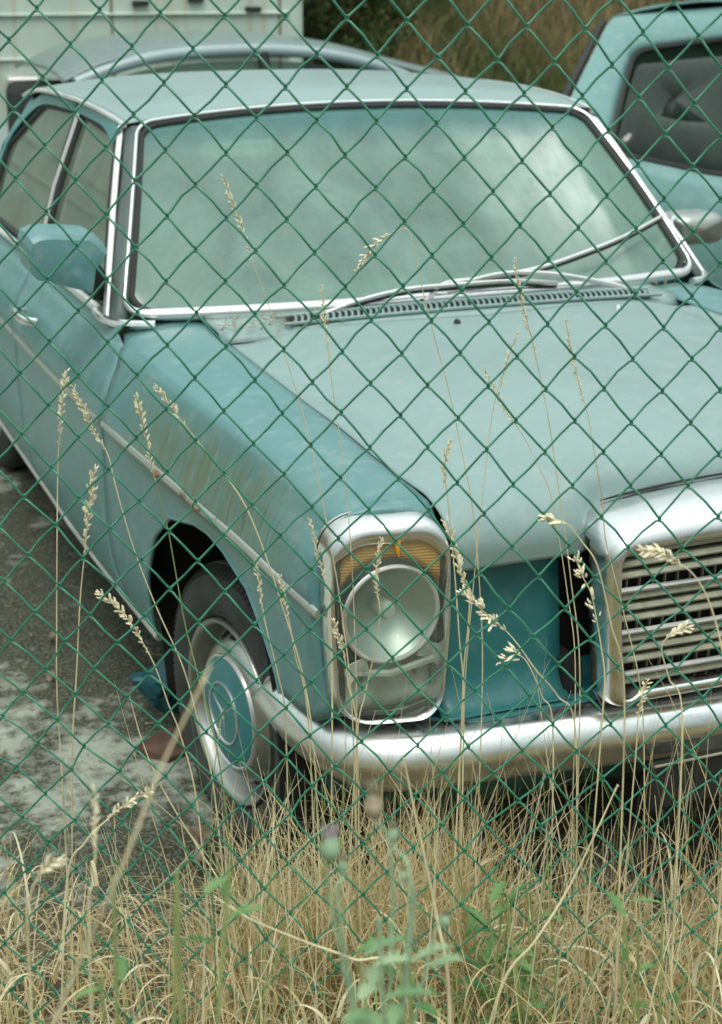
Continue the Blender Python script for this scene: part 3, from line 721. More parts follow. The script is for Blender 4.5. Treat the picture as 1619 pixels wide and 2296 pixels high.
for z in zs:
    hw = min(gx(z), gx(z)-.5*max(0, z-.825)); n_ = 15
    rows = [[(x, y+.05*x*x, zz+(.030-.02)*(1-(x/.36)**2)*sstep(.74, .86, z)) for x in np.linspace(-hw, hw, n_)] for y, zz in ((.042, z-.0070), (.033, z-.0062), (.031, z-.0030), (.036, z+.0030), (.056, z+.0058))]
    g.grid(np.array(rows))
g.build('grille_slats', M['grille'], gr, solid=.0012)
g = MB()
for x in np.arange(-.30, .301, .0245): g.box((x, .058, .715), (.0022, .006, .26))
g.build('grille_ribs', M['grille'], gr, smooth=False)
for z in bars:
    g = MB(); g.tube([(x, .029+.05*x*x, z) for x in np.linspace(-gx(z), gx(z), 15)], .0048, 8); g.build('grille_bar', M['alu'], gr)
g = MB(); g.tube([(0, .024, .850), (0, .022, .70), (0, .024, .585)], .007, 8); g.build('grille_bar', M['alu'], gr)

# front bumper
BP = [(.800, .455), (.803, .40), (.802, .345), (.790, .262), (.768, .192), (.738, .148), (.700, .118), (.640, .100), (.56, .088), (.44, .076), (.30, .058), (.15, .042), (0, .036)]
plan = spline(BP, 60); plan = np.concatenate([plan*[-1, 1], (plan[::-1])[1:]])
T = np.gradient(plan, axis=0); T /= np.linalg.norm(T, axis=1)[:, None]; N = np.stack([T[:, 1], -T[:, 0]], 1)
if N[60, 1] > 0: N = -N
prof = [(-.075, .5355), (-.035, .534), (-.012, .529), (-.001, .524), (.010, .513), (.017, .500), (.020, .487), (.0195, .478), (.014, .470), (.008, .462), (.004, .448), (-.002, .438), (-.012, .427), (-.025, .420), (-.045, .418)]
rows = []
for k in range(len(plan)):
    e = min(k, len(plan)-1-k); sc_ = ip(e, [0, 3, 6], [.45, .85, 1]); e2 = ip(e, [0, 4, 9, 18, 40], [.0, 0, .2, .9, 1])
    rows.append([(plan[k, 0]+N[k, 0]*(o_ if o_ > -.05 else o_*e2), plan[k, 1]+N[k, 1]*(o_ if o_ > -.05 else o_*e2), .465+(z-.465)*sc_) for o_, z in prof])
g = MB(); g.grid(np.array(rows)); b0 = len(g.v)
bp_ = g.build('front_bumper', M['bumper'], SED, solid=.003, sharp=50)
g = MB(); g.box((0, .028, .395), (.50, .02, .085)); pl = g.build('plate_holder', M['rubber'], SED, bevel=.004)
g = MB(); g.tube([(-.25, .014, .440), (.25, .014, .440)], .0025, 6); g.build('plate_rail', M['grille'], pl)

# wheels
def wheel(cx, cy, cz, steer, front=True):
    g = MB(); tp = []
    hwid = .088
    for a, r in [(-.055, .193), (-.072, .198), (-.082, .215), (-.088, .240), (-.088, .246), (-.085, .248), (-.082, .262), (-.074, .280), (-.062, .292), (-.05, .2985), (-.03, .301), (0, .302), (.03, .301), (.05, .2985), (.062, .292), (.074, .28), (.088, .24), (.075, .2), (.055, .19)]: tp.append((a, r))
    g.lathe(tp, 64)
    for ax_ in (-.045, -.036, -.012, .012, .036):          # tread grooves as raised shoulder ribs
        g.lathe([(ax_-.004, .3005), (ax_-.003, .3045), (ax_+.003, .3045), (ax_+.004, .3005)], 64)
    for k in range(110):
        a = 2*math.pi*k/110; c, s_ = math.cos(a), math.sin(a)
        g.tube([(-.052, .2995*c, .2995*s_), (-.066, .2915*math.cos(a+.008), .2915*math.sin(a+.008)), (-.074, .2815*math.cos(a+.012), .2815*math.sin(a+.012))], .0035, 4)
    o = g.build('wheel', M['tyre'], SED, loc=(cx, cy, cz)); o.rotation_euler = (0, 0, steer)
    g = MB(); g.lathe([(-.055, .192), (-.074, .194), (-.080, .191), (-.079, .185), (-.066, .179), (-.045, .174), (-.034, .166), (-.035, .160), (-.055, .148), (-.068, .135), (-.073, .120)], 64)
    for k in range(20):
        a = 2*math.pi*(k+.5)/20; c, s_ = math.cos(a), math.sin(a); t = np.array([0, -s_, c]); r_ = np.array([0, c, s_])
        pts = [np.array([-.0375, 0, 0])+r_*rr+t*tt+np.array([-dx, 0, 0]) for rr, tt, dx in ((.163, -.013, .0012), (.163, .013, .0012), (.149, .010, .0190), (.149, -.010, .0190))]
        g.add(pts, [(0, 1, 2, 3)], 1)
    rim = g.build('rim', [M['rim'], M['black']], o, sharp=60); rim.location = (0, 0, 0)
    g = MB(); g.lathe([(-.073, .121), (-.079, .119), (-.080, .116), (-.078, .1135)], 64, mi=1); g.lathe([(-.078, .1135), (-.084, .090), (-.087, .066), (-.0885, .04), (-.089, .001)], 64, mi=0)
    g.lathe([(-.0868, .0655), (-.0905, .0650), (-.0905, .0625), (-.0872, .0618)], 64, mi=1)
    for k in range(3):
        a = R_(25)+2*math.pi*k/3; r_ = np.array([0, math.cos(a), math.sin(a)]); t = np.array([0, -math.sin(a), math.cos(a)])
        c0 = np.array([-.0885, 0, 0]); tip = c0+r_*.060+[.0005, 0, 0]
        g.add([c0+t*.0045, c0-t*.0045, tip, c0+[-.003, 0, 0]], [(0, 3, 2), (3, 1, 2), (0, 2, 1)], 1)
    hc = g.build('hubcap', [M['hubblue'], M['alu']], o, sharp=30); hc.location = (0, 0, 0)
    if cx > 0:
        o.scale = (1, 1, 1); o.rotation_euler = (0, 0, math.pi+steer)
    return o
wheel(-.697, .775, .292, R_(8)); wheel(.697, .775, .292, R_(8)); wheel(-.71, 3.53, .30, 0); wheel(.71, 3.53, .30, 0)

# door mirrors
Bm = [(-.808, 1.055), (-.982, 1.075), (-.991, 1.09), (-.988, 1.130), (-.970, 1.146), (-.935, 1.152), (-.845, 1.150), (-.832, 1.135), (-.815, 1.118), (-.828, 1.100), (-.835, 1.040), (-.84, 1.035)]
MF = np.array([(50, 540), (56, 522), (75, 513), (105, 510), (195, 514), (212, 524), (234, 549), (226, 567), (209, 583), (206, 612), (202, 642), (66, 610), (58, 600)], float)
def mring(dy, k, up=0, dz=0):
    pts = np.array([at_y(u, v, 1.52) for u, v in densify(MF, 14)]); c = np.array([-.91, 1.52, 1.10]); q_ = c+(pts-c)*k; q_[:, 1] += dy; q_[:, 2] += dz; return q_
top = lambda q_: q_
g = MB(); r0 = mring(.07, .98); r1 = mring(.0, 1.0); r2 = mring(-.040, .965, dz=-.006); r3 = mring(-.050, .90, dz=-.012)
rr = [r0, r1, r2, r3, mring(-.055, .45, dz=-.014), mring(-.056, .01, dz=-.012)]
g.grid(np.array([mring(.072, .01)]+rr), cv=True); mir = g.build('door_mirror', M['paint'], SED, sharp=22)
g = MB(); g.tube([(-.845, 1.585, 1.075), (-.815, 1.60, 1.04), (-.806, 1.62, .985)], [.026, .022, .02], 8); g.build('mirror_foot', M['rubber'], mir)
g = MB(); cL = np.array([.965, 1.78, 1.018])
rows = []
for dy, k in ((.06, .96), (.0, 1), (-.03, .9), (-.045, .6), (-.048, .02)): rows.append([cL+np.array([a*.085*k, dy+.03, b*.046*k]) for a, b in densify(rrect(-1, 1, -1, 1, (.5, .5, .5, .5), 8), .12)])
g.grid(np.array(rows), cv=True); m2 = g.build('door_mirror', M['rim'], SED, sharp=60); m2['label'] = 'silver door mirror'
g = MB(); g.tube([(.83, 1.80, .955), (.86, 1.80, 1.0), (.90, 1.81, 1.05)], .014, 8); g.build('mirror_foot', M['chrome'], m2)

# wipers
def onws(u, v, off):
    best = None
    for b in np.linspace(-.06, 1, 160):
        # intersect pixel ray with screen: march a
        y = ws(0, b)[1]; 
        d = ray(u, v); lo = None
        for it in range(3):
            t = (y-CAM[1])/d[1]; X = CAM+d*t; wdt = .765+(.622-.765)*b; a = X[0]/wdt; y = ws(a, b)[1]
        X = CAM+d*((y-CAM[1])/d[1]); e = abs(X[2]-ws(a, b)[2])
        if best is None or e < best[0]: best = (e, a, b)
    return ws(best[1], best[2], off)
def wiper(piv, arm, blade, tail, flip):
    p = at_y(*piv, 1.40); g = MB(); g.tube([p+[0, .01, -.022], p+[0, 0, .006]], [.018, .013], 12); o = g.build('wiper', M['rubber'], SED)
    g = MB(); pts = spline([p]+[at_y(u, v, y) for u, v, y in arm], 24); g.tube(pts, np.linspace(.0085, .0045, 24), 6, flat=1); g.build('wiper_arm', M['alu'], o)
    B = spline([at_y(u, v, y) for u, v, y in blade], 30); g = MB(); g.tube(B, .0052, 6, mi=0); g.tube(B+[0, .005, -.011], .004, 5, mi=1)
    if tail: g.tube(B+[0, -.003, -.004], .007, 5, mi=1)
    g.build('wiper_blade', [M['alu'], M['rubber']], o)
wiper((955, 676), [(968, 662, 1.40), (985, 645, 1.405), (1010, 632, 1.415), (1060, 626, 1.43)], [(1010, 634, 1.41), (1130, 616, 1.43), (1210, 600, 1.44), (1300, 570, 1.46), (1400, 530, 1.50), (1484, 485, 1.56)], False, False)
wiper((1413, 657), [(1385, 642, 1.40), (1300, 624, 1.40), (1230, 614, 1.405), (1160, 611, 1.41), (1100, 618, 1.41), (1050, 631, 1.40)], [(1250, 634, 1.40), (1150, 630, 1.40), (1000, 640, 1.395), (905, 650, 1.39), (800, 676, 1.385), (697, 716, 1.375)], False, True)

# ------------------------------------------------------------------ background vehicles
# pale delivery van behind, to the left
VAN = thing('van', (-.4, 8.4, 0), 'pale green box van streaked with rust, standing behind the other cars at left', 'van')
def van_mat():
    m = Mat('van_paint'); co = m.coord(); st = m.noise(m.coord(scale=(9, 1, .35)), 1.3, 4, .6, .2); b = m.noise(co, 3, 5)
    c = m.ramp(b, [(.3, (.40, .50, .43)), (.7, (.50, .60, .52))])
    c = m.mix(m.math('MULTIPLY', m.ramp(st, [(.56, 0.), (.68, 1.)]), .55), c, (.42, .30, .17))
    sep = m.n('ShaderNodeSeparateXYZ'); m.l(co, sep.inputs[0]); low = m.ramp(sep.outputs['Z'], [(.0, 1.), (.02, 1.), (1, 0.)])
    m.set(color=c, rough=.5); return m.m
VM = van_mat()
rows = []
OUT = densify(rrect(-4.6, 1.98, .62, 2.55, (.12, .10, .05, .2), 6), .3)
g = MB(); cxy = np.array([-1.3, 1.5])
def vring(y, k): return [(cxy[0]+(x-cxy[0])*k+(-.03 if z > 1.9 and x > 1 else 0), y, cxy[1]+(z-cxy[1])*k) for x, z in OUT]
g.grid(np.array([vring(7.80, .01), vring(7.80, .975), vring(7.82, .992), vring(7.87, 1.0), vring(9.7, 1.0), vring(9.75, .97), vring(9.75, .01)]), cv=True)
vb_ = g.build('van_body', VM, VAN, sharp=45)
for z in (1.435, 1.18): MB().tube([(-4.5, 7.792, z), (1.86, 7.792, z)], .016, 8, flat=.6).build('body_rib', VM, vb_)
for x in (-1.9, .72, 1.80):
    MB().box((x, 7.795, 1.5), (.012, .012, 1.6)).build('panel_seam', M['rust'], vb_, smooth=False)
for x, z in ((.90, 1.50), (1.62, 1.46), (1.25, 1.52)): MB().box((x, 7.785, z), (.10, .04, .03)).build('hinge', M['rubber'], vb_, bevel=.006)
MB().box((-1.3, 8.7, .52), (6.3, 1.7, .22)).build('chassis', M['black'], VAN, bevel=.02)
for x in (-3.6, .95):
    g = MB(); g.lathe([(-.10, .18), (-.11, .30), (-.08, .34), (.08, .34), (.11, .30), (.10, .18)], 32); o = g.build('wheel', M['tyre'], VAN, loc=(x, 7.95, .34)); o.rotation_euler = (0, 0, R_(90))
    g = MB(); g.lathe([(-.09, .18), (-.06, .10), (-.07, .001)], 24); h_ = g.build('rim', M['rim'], o); h_.location = (0, 0, 0)
g = MB(); g.tube([(.06, 7.76, 1.06), (.24, 7.76, 1.06)], .035, 10, flat=.8); g.build('side_lamp', M['alu'], vb_)

# low coupe parked across, between the saloon and the van
CO = thing('coupe', (.7, 5.9, 0), 'silver blue low coupe with arched roofline, behind the saloon roof', 'car')
pc = paint('coupe_paint', (.27, .35, .37), 0, .3)
ROOF = [at_y(u, v, 5.45) for u, v in [(140, 186), (185, 162), (240, 140), (330, 121), (420, 111), (520, 106), (620, 106), (720, 113), (800, 125), (880, 145), (960, 166), (1040, 186), (1120, 210)]]
RF = spline(ROOF, 60)
def croof(t, a):
    p = RF[int(t*59)].copy(); w_ = .60+.10*0; p[1] = 5.45+(a+1)*w_; k = 1-abs(a)**3; p[2] += .045*k-.0; return p
rows = [[croof(t, a) for a in np.linspace(-1, 1, 13)] for t in np.linspace(0, 1, 60)]
CB = MB().grid(np.array(rows), flip=True).build('roof', paint('coupe_roof', (.12, .17, .165), 0, .4), CO, solid=.01)
MB().box((.75, 6.0, .98), (1.9, .7, .36)).build('cabin_dark_block', M['black'], CO, bevel=.05)  # black block added so the side window looks dark
arc = spline([at_y(u, v, 5.40) for u, v in [(170, 186), (240, 158), (330, 132), (420, 119), (520, 113), (620, 113), (720, 121), (800, 136), (870, 156), (925, 178), (980, 205)]], 50)
MB().tube(arc, .028, 10).build('roof_rail', pc, CB)
arc2 = arc+[0, .02, -.05]
rows = [[p*[1, 1, 0]+[0, 0, p[2]*(1-t)+.86*t] for p in arc2] for t in (0, .1, .5, 1)]
rows = [[np.array([p[0], p[1]-.10*t, p[2]*(1-t)+.86*t]) for p in arc2] for t in (0, .1, .5, 1)]
MB().grid(np.array(rows)).build('side_window', M['glass_far'], CO)
for u0, v0 in ((590, 118),):
    p = at_y(u0, v0, 5.40); MB().tube([p, [p[0]+.02, 5.31, .87]], .03, 8).build('door_pillar', M['rubber'], CO)
for x in (.35, 1.05):
    g = MB(); g.box((x, 5.56, 1.02), (.12, .24, .40)); g.build('seat_back', M['interior'], CO, bevel=.05)
body = [(-1.35, .30), (-1.42, .55), (-1.38, .80), (-1.1, .88), (0, .89), (1.6, .88), (2.5, .80), (2.85, .66), (2.9, .45), (2.85, .30)]
bo = densify(np.array(body), .15); c0 = np.array([.75, .6])
def bring(y, k): return [(c0[0]+(x-c0[0])*k, y, c0[1]+(z-c0[1])*k) for x, z in bo]
g = MB(); g.grid(np.array([bring(5.27, .01), bring(5.25, .93), bring(5.27, .98), bring(5.34, 1), bring(6.80, 1), bring(6.88, .98), bring(6.9, .93), bring(6.9, .01)]), cv=True); g.build('body', pc, CO, sharp=40)
for x in (-.60, 2.05):
    for y in (5.36, 6.80):
        g = MB(); g.lathe([(-.09, .18), (-.10, .27), (-.07, .31), (.07, .31), (.10, .27), (.09, .18)], 32); o = g.build('wheel', M['tyre'], CO, loc=(x, y, .31)); o.rotation_euler = (0, 0, R_(90))
        g = MB(); g.lathe([(.08, .19), (.06, .10), (.07, .001)], 24); g.lathe([(-.08, .19), (-.06, .10), (-.07, .001)], 24); h_ = g.build('rim', M['rim'], o); h_.location = (0, 0, 0)

# teal hatchback to the right
HB = thing('hatchback', (2.3, 3.6, 0), 'light teal hatchback with large dark rear window, at the right behind the saloon', 'car')
ph = paint('hatch_paint', (.115, .24, .232), 0, .38)
def hb(u, v, y): return at_y(u, v, y)
def hy(v): return ip(v, [20, 45, 215, 345, 480, 700], [3.46, 3.42, 3.10, 2.86, 2.74, 2.70])
def strip_pts(L): return np.array([hb(u, v, hy(v)) for u, v in L])
outer = [(1576+200, 8), (1650, 17), (1576, 24), (1500, 30), (1430, 36), (1385, 42), (1370, 48), (1358, 66), (1340, 102), (1318, 146), (1298, 186), (1282, 220), (1262, 270), (1240, 340), (1225, 420), (1222, 500)]
inner = [(1776, 78), (1650, 84), (1576, 91), (1520, 97), (1470, 104), (1434, 112), (1418, 122), (1412, 134), (1403, 160), (1394, 195), (1384, 235), (1375, 275), (1368, 315), (1370, 345), (1382, 420), (1392, 500)]
O_ = spline(outer, 60); I_ = spline(inner, 60)
rows = []
for k in (0, .12, .4, .8, 1): rows.append([hb(*(O_[i]*(1-k)+I_[i]*k), hy((O_[i]*(1-k)+I_[i]*k)[1])-.03*math.sin(math.pi*k)) for i in range(60)])
edge = rows[0]; back1 = [p+np.array([.085, .12, .01]) for p in edge]; back2 = [p+np.array([1.15, 1.6, .0]) for p in edge]
g = MB(); g.grid(np.array([back2, back1]+rows)); hbd = g.build('body_shell', ph, HB, solid=.008, sharp=60)
g = MB(); g.tube([p+np.array([-.012, .03, 0]) for p in edge[24:]], .014, 6); g.build('hatch_gap_seal', M['rubber'], hbd)
# window
wt = [(1776, 80), (1650, 86), (1576, 93), (1520, 99), (1470, 106), (1434, 114), (1420, 124), (1413, 136), (1396, 195), (1377, 275), (1369, 318), (1374, 340), (1400, 349), (1480, 366), (1576, 387), (1650, 398), (1776, 408)]
wp = [hb(u, v, hy(v)+.012) for u, v in wt]; wc_ = np.mean(wp, 0)
g = MB(); g.grid(np.array([[wc_*(1-r)+p*r+[0, .0, 0] for p in wp] for r in (.01, .5, 1)]), cv=True); gw = g.build('rear_window', M['glass_far'], HB, solid=.004)
g = MB(); g.tube([p+[0, -.006, 0] for p in wp], .013, 6, closed=True); g.build('window_seal', M['rubber'], gw)
# lower body
low = []
for u, v in [(1369, 345), (1400, 354), (1480, 371), (1576, 392), (1650, 403), (1776, 413)]:
    p = hb(u, v, hy(v)-.008); low.append([p, p+[0, -.05, -.05], p+[0, -.09, -.16], p+[0, -.11, -.30], p+[0, -.10, -.48], p+[0, -.03, -.66]])
low = [[q_-np.array([.22, -.06, -.02]) for q_ in low[0]]]+low
g = MB(); g.grid(np.array(low)); g.build('tailgate', ph, HB, solid=.006)
# side of the shell, roof, far side
B = np.array(low)
g = MB(); g.box((2.45, 3.85, .60), (1.30, 1.7, .60), rot=np.array(Matrix.Rotation(R_(-34), 3, 'Z'))); g.build('lower_body', ph, HB, bevel=.12)
g = MB(); rows = [[(x+.72*(y-3.46), y, 1.50+.10*(1-((x-2.12)/.62)**2)-.02*(y-3.5)) for x in np.linspace(1.64, 2.66, 9)] for y in (3.46, 3.9, 4.6, 5.0)]; g.grid(np.array(rows), flip=True); g.build('roof', ph, HB, solid=.01)
g = MB(); g.box((1.78, 3.3, .95), (.34, .14, .40), rot=np.array(Matrix.Rotation(R_(15), 3, 'X'))); g.build('seat_backs', M['interior'], HB, bevel=.05)
g = MB(); g.tube([hb(1500, 365, 2.93), hb(1540, 250, 3.12), hb(1590, 150, 3.3)], .028, 8, flat=.5); g.build('inner_pillar', M['interior_light'], HB)
for x, y in ((2.25, 3.30), (3.1, 4.4)):
    g = MB(); g.lathe([(-.08, .18), (-.09, .26), (-.06, .29), (.06, .29), (.09, .26), (.08, .18)], 28); g.build('wheel', M['tyre'], HB, loc=(x, y, .29))

# ------------------------------------------------------------------ chain-link fence
Q = [-0.39062, 0.03541, 0.03961, -0.37724, 1.6765, -0.02761]
CO_ = np.array([[-0.0524, -0.0003], [-0.2768, 0.5022], [-0.0373, 0.5773], [0.0983, -0.443], [0.0273, -0.3673], [0.3031, -0.0034], [0.6438, 0.3003], [-0.7243, 0.3406], [-1.058, -0.0186], [-0.0524, -0.0608], [0.4634, -0.2054], [0.0276, -0.0632], [-0.032, -0.035], [0.1539, -0.2147], [0.0499, 0.0094]])
FO = CAM+F0*1.89; FO = np.array([FO[0], FO[1], 0.]); FD = np.array([math.cos(Q[0]), math.sin(Q[0]), 0.]); FN = np.array([-math.sin(Q[0]), math.cos(Q[0]), 0.])
jit = {}
def knot(i, j):
    ic, jc = min(max(i, -1), 23), min(max(j, -1), 25); x, y = (ic-11)/12, (jc-12)/14
    b = np.array([x**a*y**c for a in range(5) for c in range(5-a)])@CO_
    if (i, j) not in jit:
        low = sstep(8, 24, j)*.8+.5; jit[(i, j)] = rng.normal(0, 1, 3)*np.array([.045, .045, .0012])*low
    d = jit[(i, j)]; ii, jj = i+b[0]+d[0], j+b[1]+d[1]
    a_ = Q[3]+ii*Q[1]; z = Q[4]-jj*Q[2]+Q[5]*a_
    return FO+FD*a_+np.array([0, 0, z])+FN*d[2]
g = MB(); wr = .00150
J0, J1 = -6, 37
for c in range(-26, 46):
    pts = []
    for j in range(J0, J1):
        right = (c+1+j) % 2 == 0
        i = c+1 if right else c; K_ = knot(i, j); sd_ = 1 if right else -1
        Pn = knot(c if right else c+1, j+1); Pp = knot(c if right else c+1, j-1)
        up_ = (Pp-K_); up_ /= np.linalg.norm(up_); dn = Pn-K_; dn /= np.linalg.norm(dn)
        dep = .0021
        # flattened spiral: each strand swaps from the front to the back of the net as it turns round its neighbour
        a1 = K_+up_*.0042-FN*dep*sd_; a2 = K_+FD*sd_*.0012+np.array([0, 0, .0016]); a3 = K_+FD*sd_*.0012-np.array([0, 0, .0030]); a4 = K_+dn*.0052+FN*dep*sd_
        if pts:
            L = np.linalg.norm(a1-pts[-1]); m_ = (pts[-1]+a1)/2+np.array([0, 0, rng.normal(0, .0011)+.0004])+FD*rng.normal(0, .0008)
            if c == 4 and j in (16,): m_ = m_+FD*.010+np.array([0, 0, .008])
            pts.append(m_)
        pts += [a1, a2, a3, a4]
    g.tube(pts, wr, 6)
fo = g.build('wire_fence', M['fence'], None, sharp=0)
tag(fo, 'green plastic coated chain link wire fence across the foreground', 'fence')
# posts that carry it, outside the picture
for i in (-26, 46):
    p0 = knot(i, 30); x, y = p0[0], p0[1]
    g = MB(); g.tube([(x, y+.03, gz(x, y)-.1), (x, y+.03, 1.98)], .024, 16); g.tube([(x, y+.03, 1.98), (x, y+.03, 2.0)], [.027, .02], 16)
    tag(g.build('fence_post', M['fence'], None), 'green steel fence post at the %s end of the wire' % ('left' if i < 0 else 'right'), 'post')

# ------------------------------------------------------------------ vegetation
def gzv(X, Y): return np.array([gz(x, y) for x, y in zip(X, Y)])
def meadow(name, X, Y, Z, L, Wd, bend, mat, seg=6, tones=None, curl=None, lean=None, parent=None):
    """one object of many tapering ribbons"""
    n = len(X); az = rng.uniform(0, 2*np.pi, n); la = rng.uniform(0, 2*np.pi, n)
    ln = rng.normal(0, .16, n) if lean is None else lean
    t = np.linspace(0, 1, seg+1)
    V = np.zeros((n, seg+1, 2, 3)); pos = np.stack([X, Y, Z], 1); ang = np.abs(ln)
    dirh = np.stack([np.cos(la), np.sin(la)], 1)
    p = pos.copy(); wdir = np.stack([np.cos(az), np.sin(az), np.zeros(n)], 1)
    for k in range(seg+1):
        wk = Wd*(1-t[k]**1.6)*.5+.0003
        V[:, k, 0] = p-wdir*wk[:, None]; V[:, k, 1] = p+wdir*wk[:, None]
        step = L/seg; p = p+np.stack([dirh[:, 0]*np.sin(ang), dirh[:, 1]*np.sin(ang), np.cos(ang)], 1)*step[:, None]
        ang = ang+bend/seg*(1+1.6*t[k]); 
    vs = V.reshape(-1, 3); base = (np.arange(n)*(seg+1)*2)[:, None]
    fk = np.array([[2*k, 2*k+1, 2*k+3, 2*k+2] for k in range(seg)]).ravel(); F = (base+fk[None, :]).reshape(-1, 4)
    me = bpy.data.meshes.new(name); me.vertices.add(len(vs)); me.vertices.foreach_set('co', vs.ravel())
    me.loops.add(F.size); me.loops.foreach_set('vertex_index', F.ravel()); me.polygons.add(len(F)); me.polygons.foreach_set('loop_start', np.arange(len(F))*4)
    me.update(calc_edges=True); me.materials.append(mat)
    tn = rng.uniform(0, 1, n) if tones is None else tones
    a = me.attributes.new('tone', 'FLOAT', 'POINT'); a.data.foreach_set('value', np.repeat(tn, (seg+1)*2).astype(np.float32))
    o = bpy.data.objects.new(name, me); col.objects.link(o); return o
def ST(s, t): return CAM[0]+F0[0]*s+S0[0]*t, CAM[1]+F0[1]*s+S0[1]*t
def patch(n, s0, s1, t0, t1, dens=None, thr=0.):
    s_ = rng.uniform(s0, s1, n*2); t_ = rng.uniform(t0, t1, n*2)
    k = np.array([noise.noise(Vector((a*2.3, b*2.3, 5.)))+.5 for a, b in zip(s_, t_)])+rng.normal(0, .15, n*2) > thr
    s_, t_ = s_[k][:n], t_[k][:n]; x, y = ST(s_, t_); return x, y, gzv(x, y), s_, t_
# dense dry verge
x, y, z, s_, t_ = patch(20000, 1.25, 2.62, -2.3, 2.6, thr=.25)
keep = rng.uniform(0, 1, len(x)) < np.clip(1.1-1.0*sstep(1.9, 2.45, s_+.10*(t_ < -.25)), 0, 1); x, y, z, s_, t_ = [a[keep] for a in (x, y, z, s_, t_)]
n = len(x); L = rng.gamma(6, .028, n)*(1-.62*sstep(1.95, 2.35, s_))*(1+.22*(t_ > -.22))*(1-.35*(t_ < -.35)); tn = np.clip(rng.beta(2.0, 2.2, n)*.95, 0, 1); gr_ = rng.uniform(0, 1, n) < .14; tn[gr_] = rng.uniform(.8, 1, gr_.sum())
o = meadow('dry_grass', x, y, z-.01, L, rng.uniform(.0016, .0042, n), rng.normal(.5, .7, n), M['straw'], 6, tn, lean=rng.normal(0, .46, n)); tag(o, kind='stuff')
# thin tall leafless culms behind and in the fence
x, y, z, s_, t_ = patch(900, 1.75, 2.40, -1.9, 2.4, thr=.42); n = len(x)
keep = (t_ > -.28) | (rng.uniform(0, 1, n) < .22); x, y, z, s_, t_ = [a[keep] for a in (x, y, z, s_, t_)]; n = len(x)
o = meadow('grass_culms', x, y, z, rng.uniform(.28, .60, n)*(1-.2*(t_ < -.3)), rng.uniform(.0014, .0026, n), rng.normal(.12, .22, n), M['straw'], 8, np.clip(rng.beta(3, 2, n), 0, 1), lean=rng.normal(0, .19, n)); tag(o, kind='stuff')
x, y, z, s_, t_ = patch(2000, 1.98, 2.45, -.24, .18, thr=.2); n = len(x)
o = meadow('straw_tuft', x, y, z, rng.uniform(.14, .40, n), rng.uniform(.0016, .0040, n), rng.normal(.5, .8, n), M['straw'], 8, rng.beta(2.2, 2, n)*.9, lean=rng.normal(0, .34, n)); tag(o, kind='stuff')
x, y, z, s_, t_ = patch(2400, 1.90, 2.3, .16, 1.6, thr=.3); n = len(x)
o = meadow('straw_tuft', x, y, z, rng.uniform(.12, .33, n), rng.uniform(.0014, .0034, n), rng.normal(.5, .8, n), M['straw'], 8, rng.beta(2.2, 2, n)*.9, lean=rng.normal(0, .42, n)); tag(o, kind='stuff')
# curled dead leaves
x, y, z, s_, t_ = patch(1000, 1.6, 2.25, -.6, 1.9, thr=.35); n = len(x)
o = meadow('curled_grass', x, y, z+rng.uniform(.0, .20, n), rng.uniform(.10, .26, n), rng.uniform(.0025, .0062, n), rng.uniform(1.6, 4.2, n), M['straw'], 14, rng.uniform(.15, .72, n), lean=rng.normal(.1, .3, n)); tag(o, kind='stuff')
# fine litter lying flat
x, y, z, s_, t_ = patch(5000, 1.3, 2.75, -2.2, 2.5, thr=.3); n = len(x)
o = meadow('fallen_straw', x, y, z+.006+rng.uniform(0, .06, n)*(s_ < 2.3), rng.uniform(.08, .28, n), rng.uniform(.0012, .003, n), rng.normal(.0, .5, n), M['straw'], 4, rng.beta(3, 2, n)*.75, lean=rng.normal(1.42, .14, n)); tag(o, kind='stuff')

# the bank and the bushes behind the cars
def patchxy(n, x0, x1, y0, y1): return rng.uniform(x0, x1, n), rng.uniform(y0, y1, n)
x, y = patchxy(34000, 1.2, 9.5, 8.5, 12.4); z = gzv(x, y); n = len(x)
o = meadow('bank_grass', x, y, z, rng.uniform(.25, .75, n), rng.uniform(.006, .016, n), rng.normal(.5, .5, n), M['bank'], 4, np.clip(rng.beta(2, 2, n)+np.array([.75*max(0, noise.noise(Vector((a*1.1, b*1.1, 3)))-.05)*2 for a, b in zip(x, y)]), 0, 1), lean=rng.normal(0, .5, n)); tag(o, kind='stuff')
x, y = patchxy(5000, -9, 1.2, 10, 12.6); z = gzv(x, y); n = len(x)
o = meadow('bank_grass', x, y, z, rng.uniform(.3, .8, n), rng.uniform(.01, .02, n), rng.normal(.5, .5, n), M['bank'], 4, rng.beta(2, 2, n)); tag(o, kind='stuff')
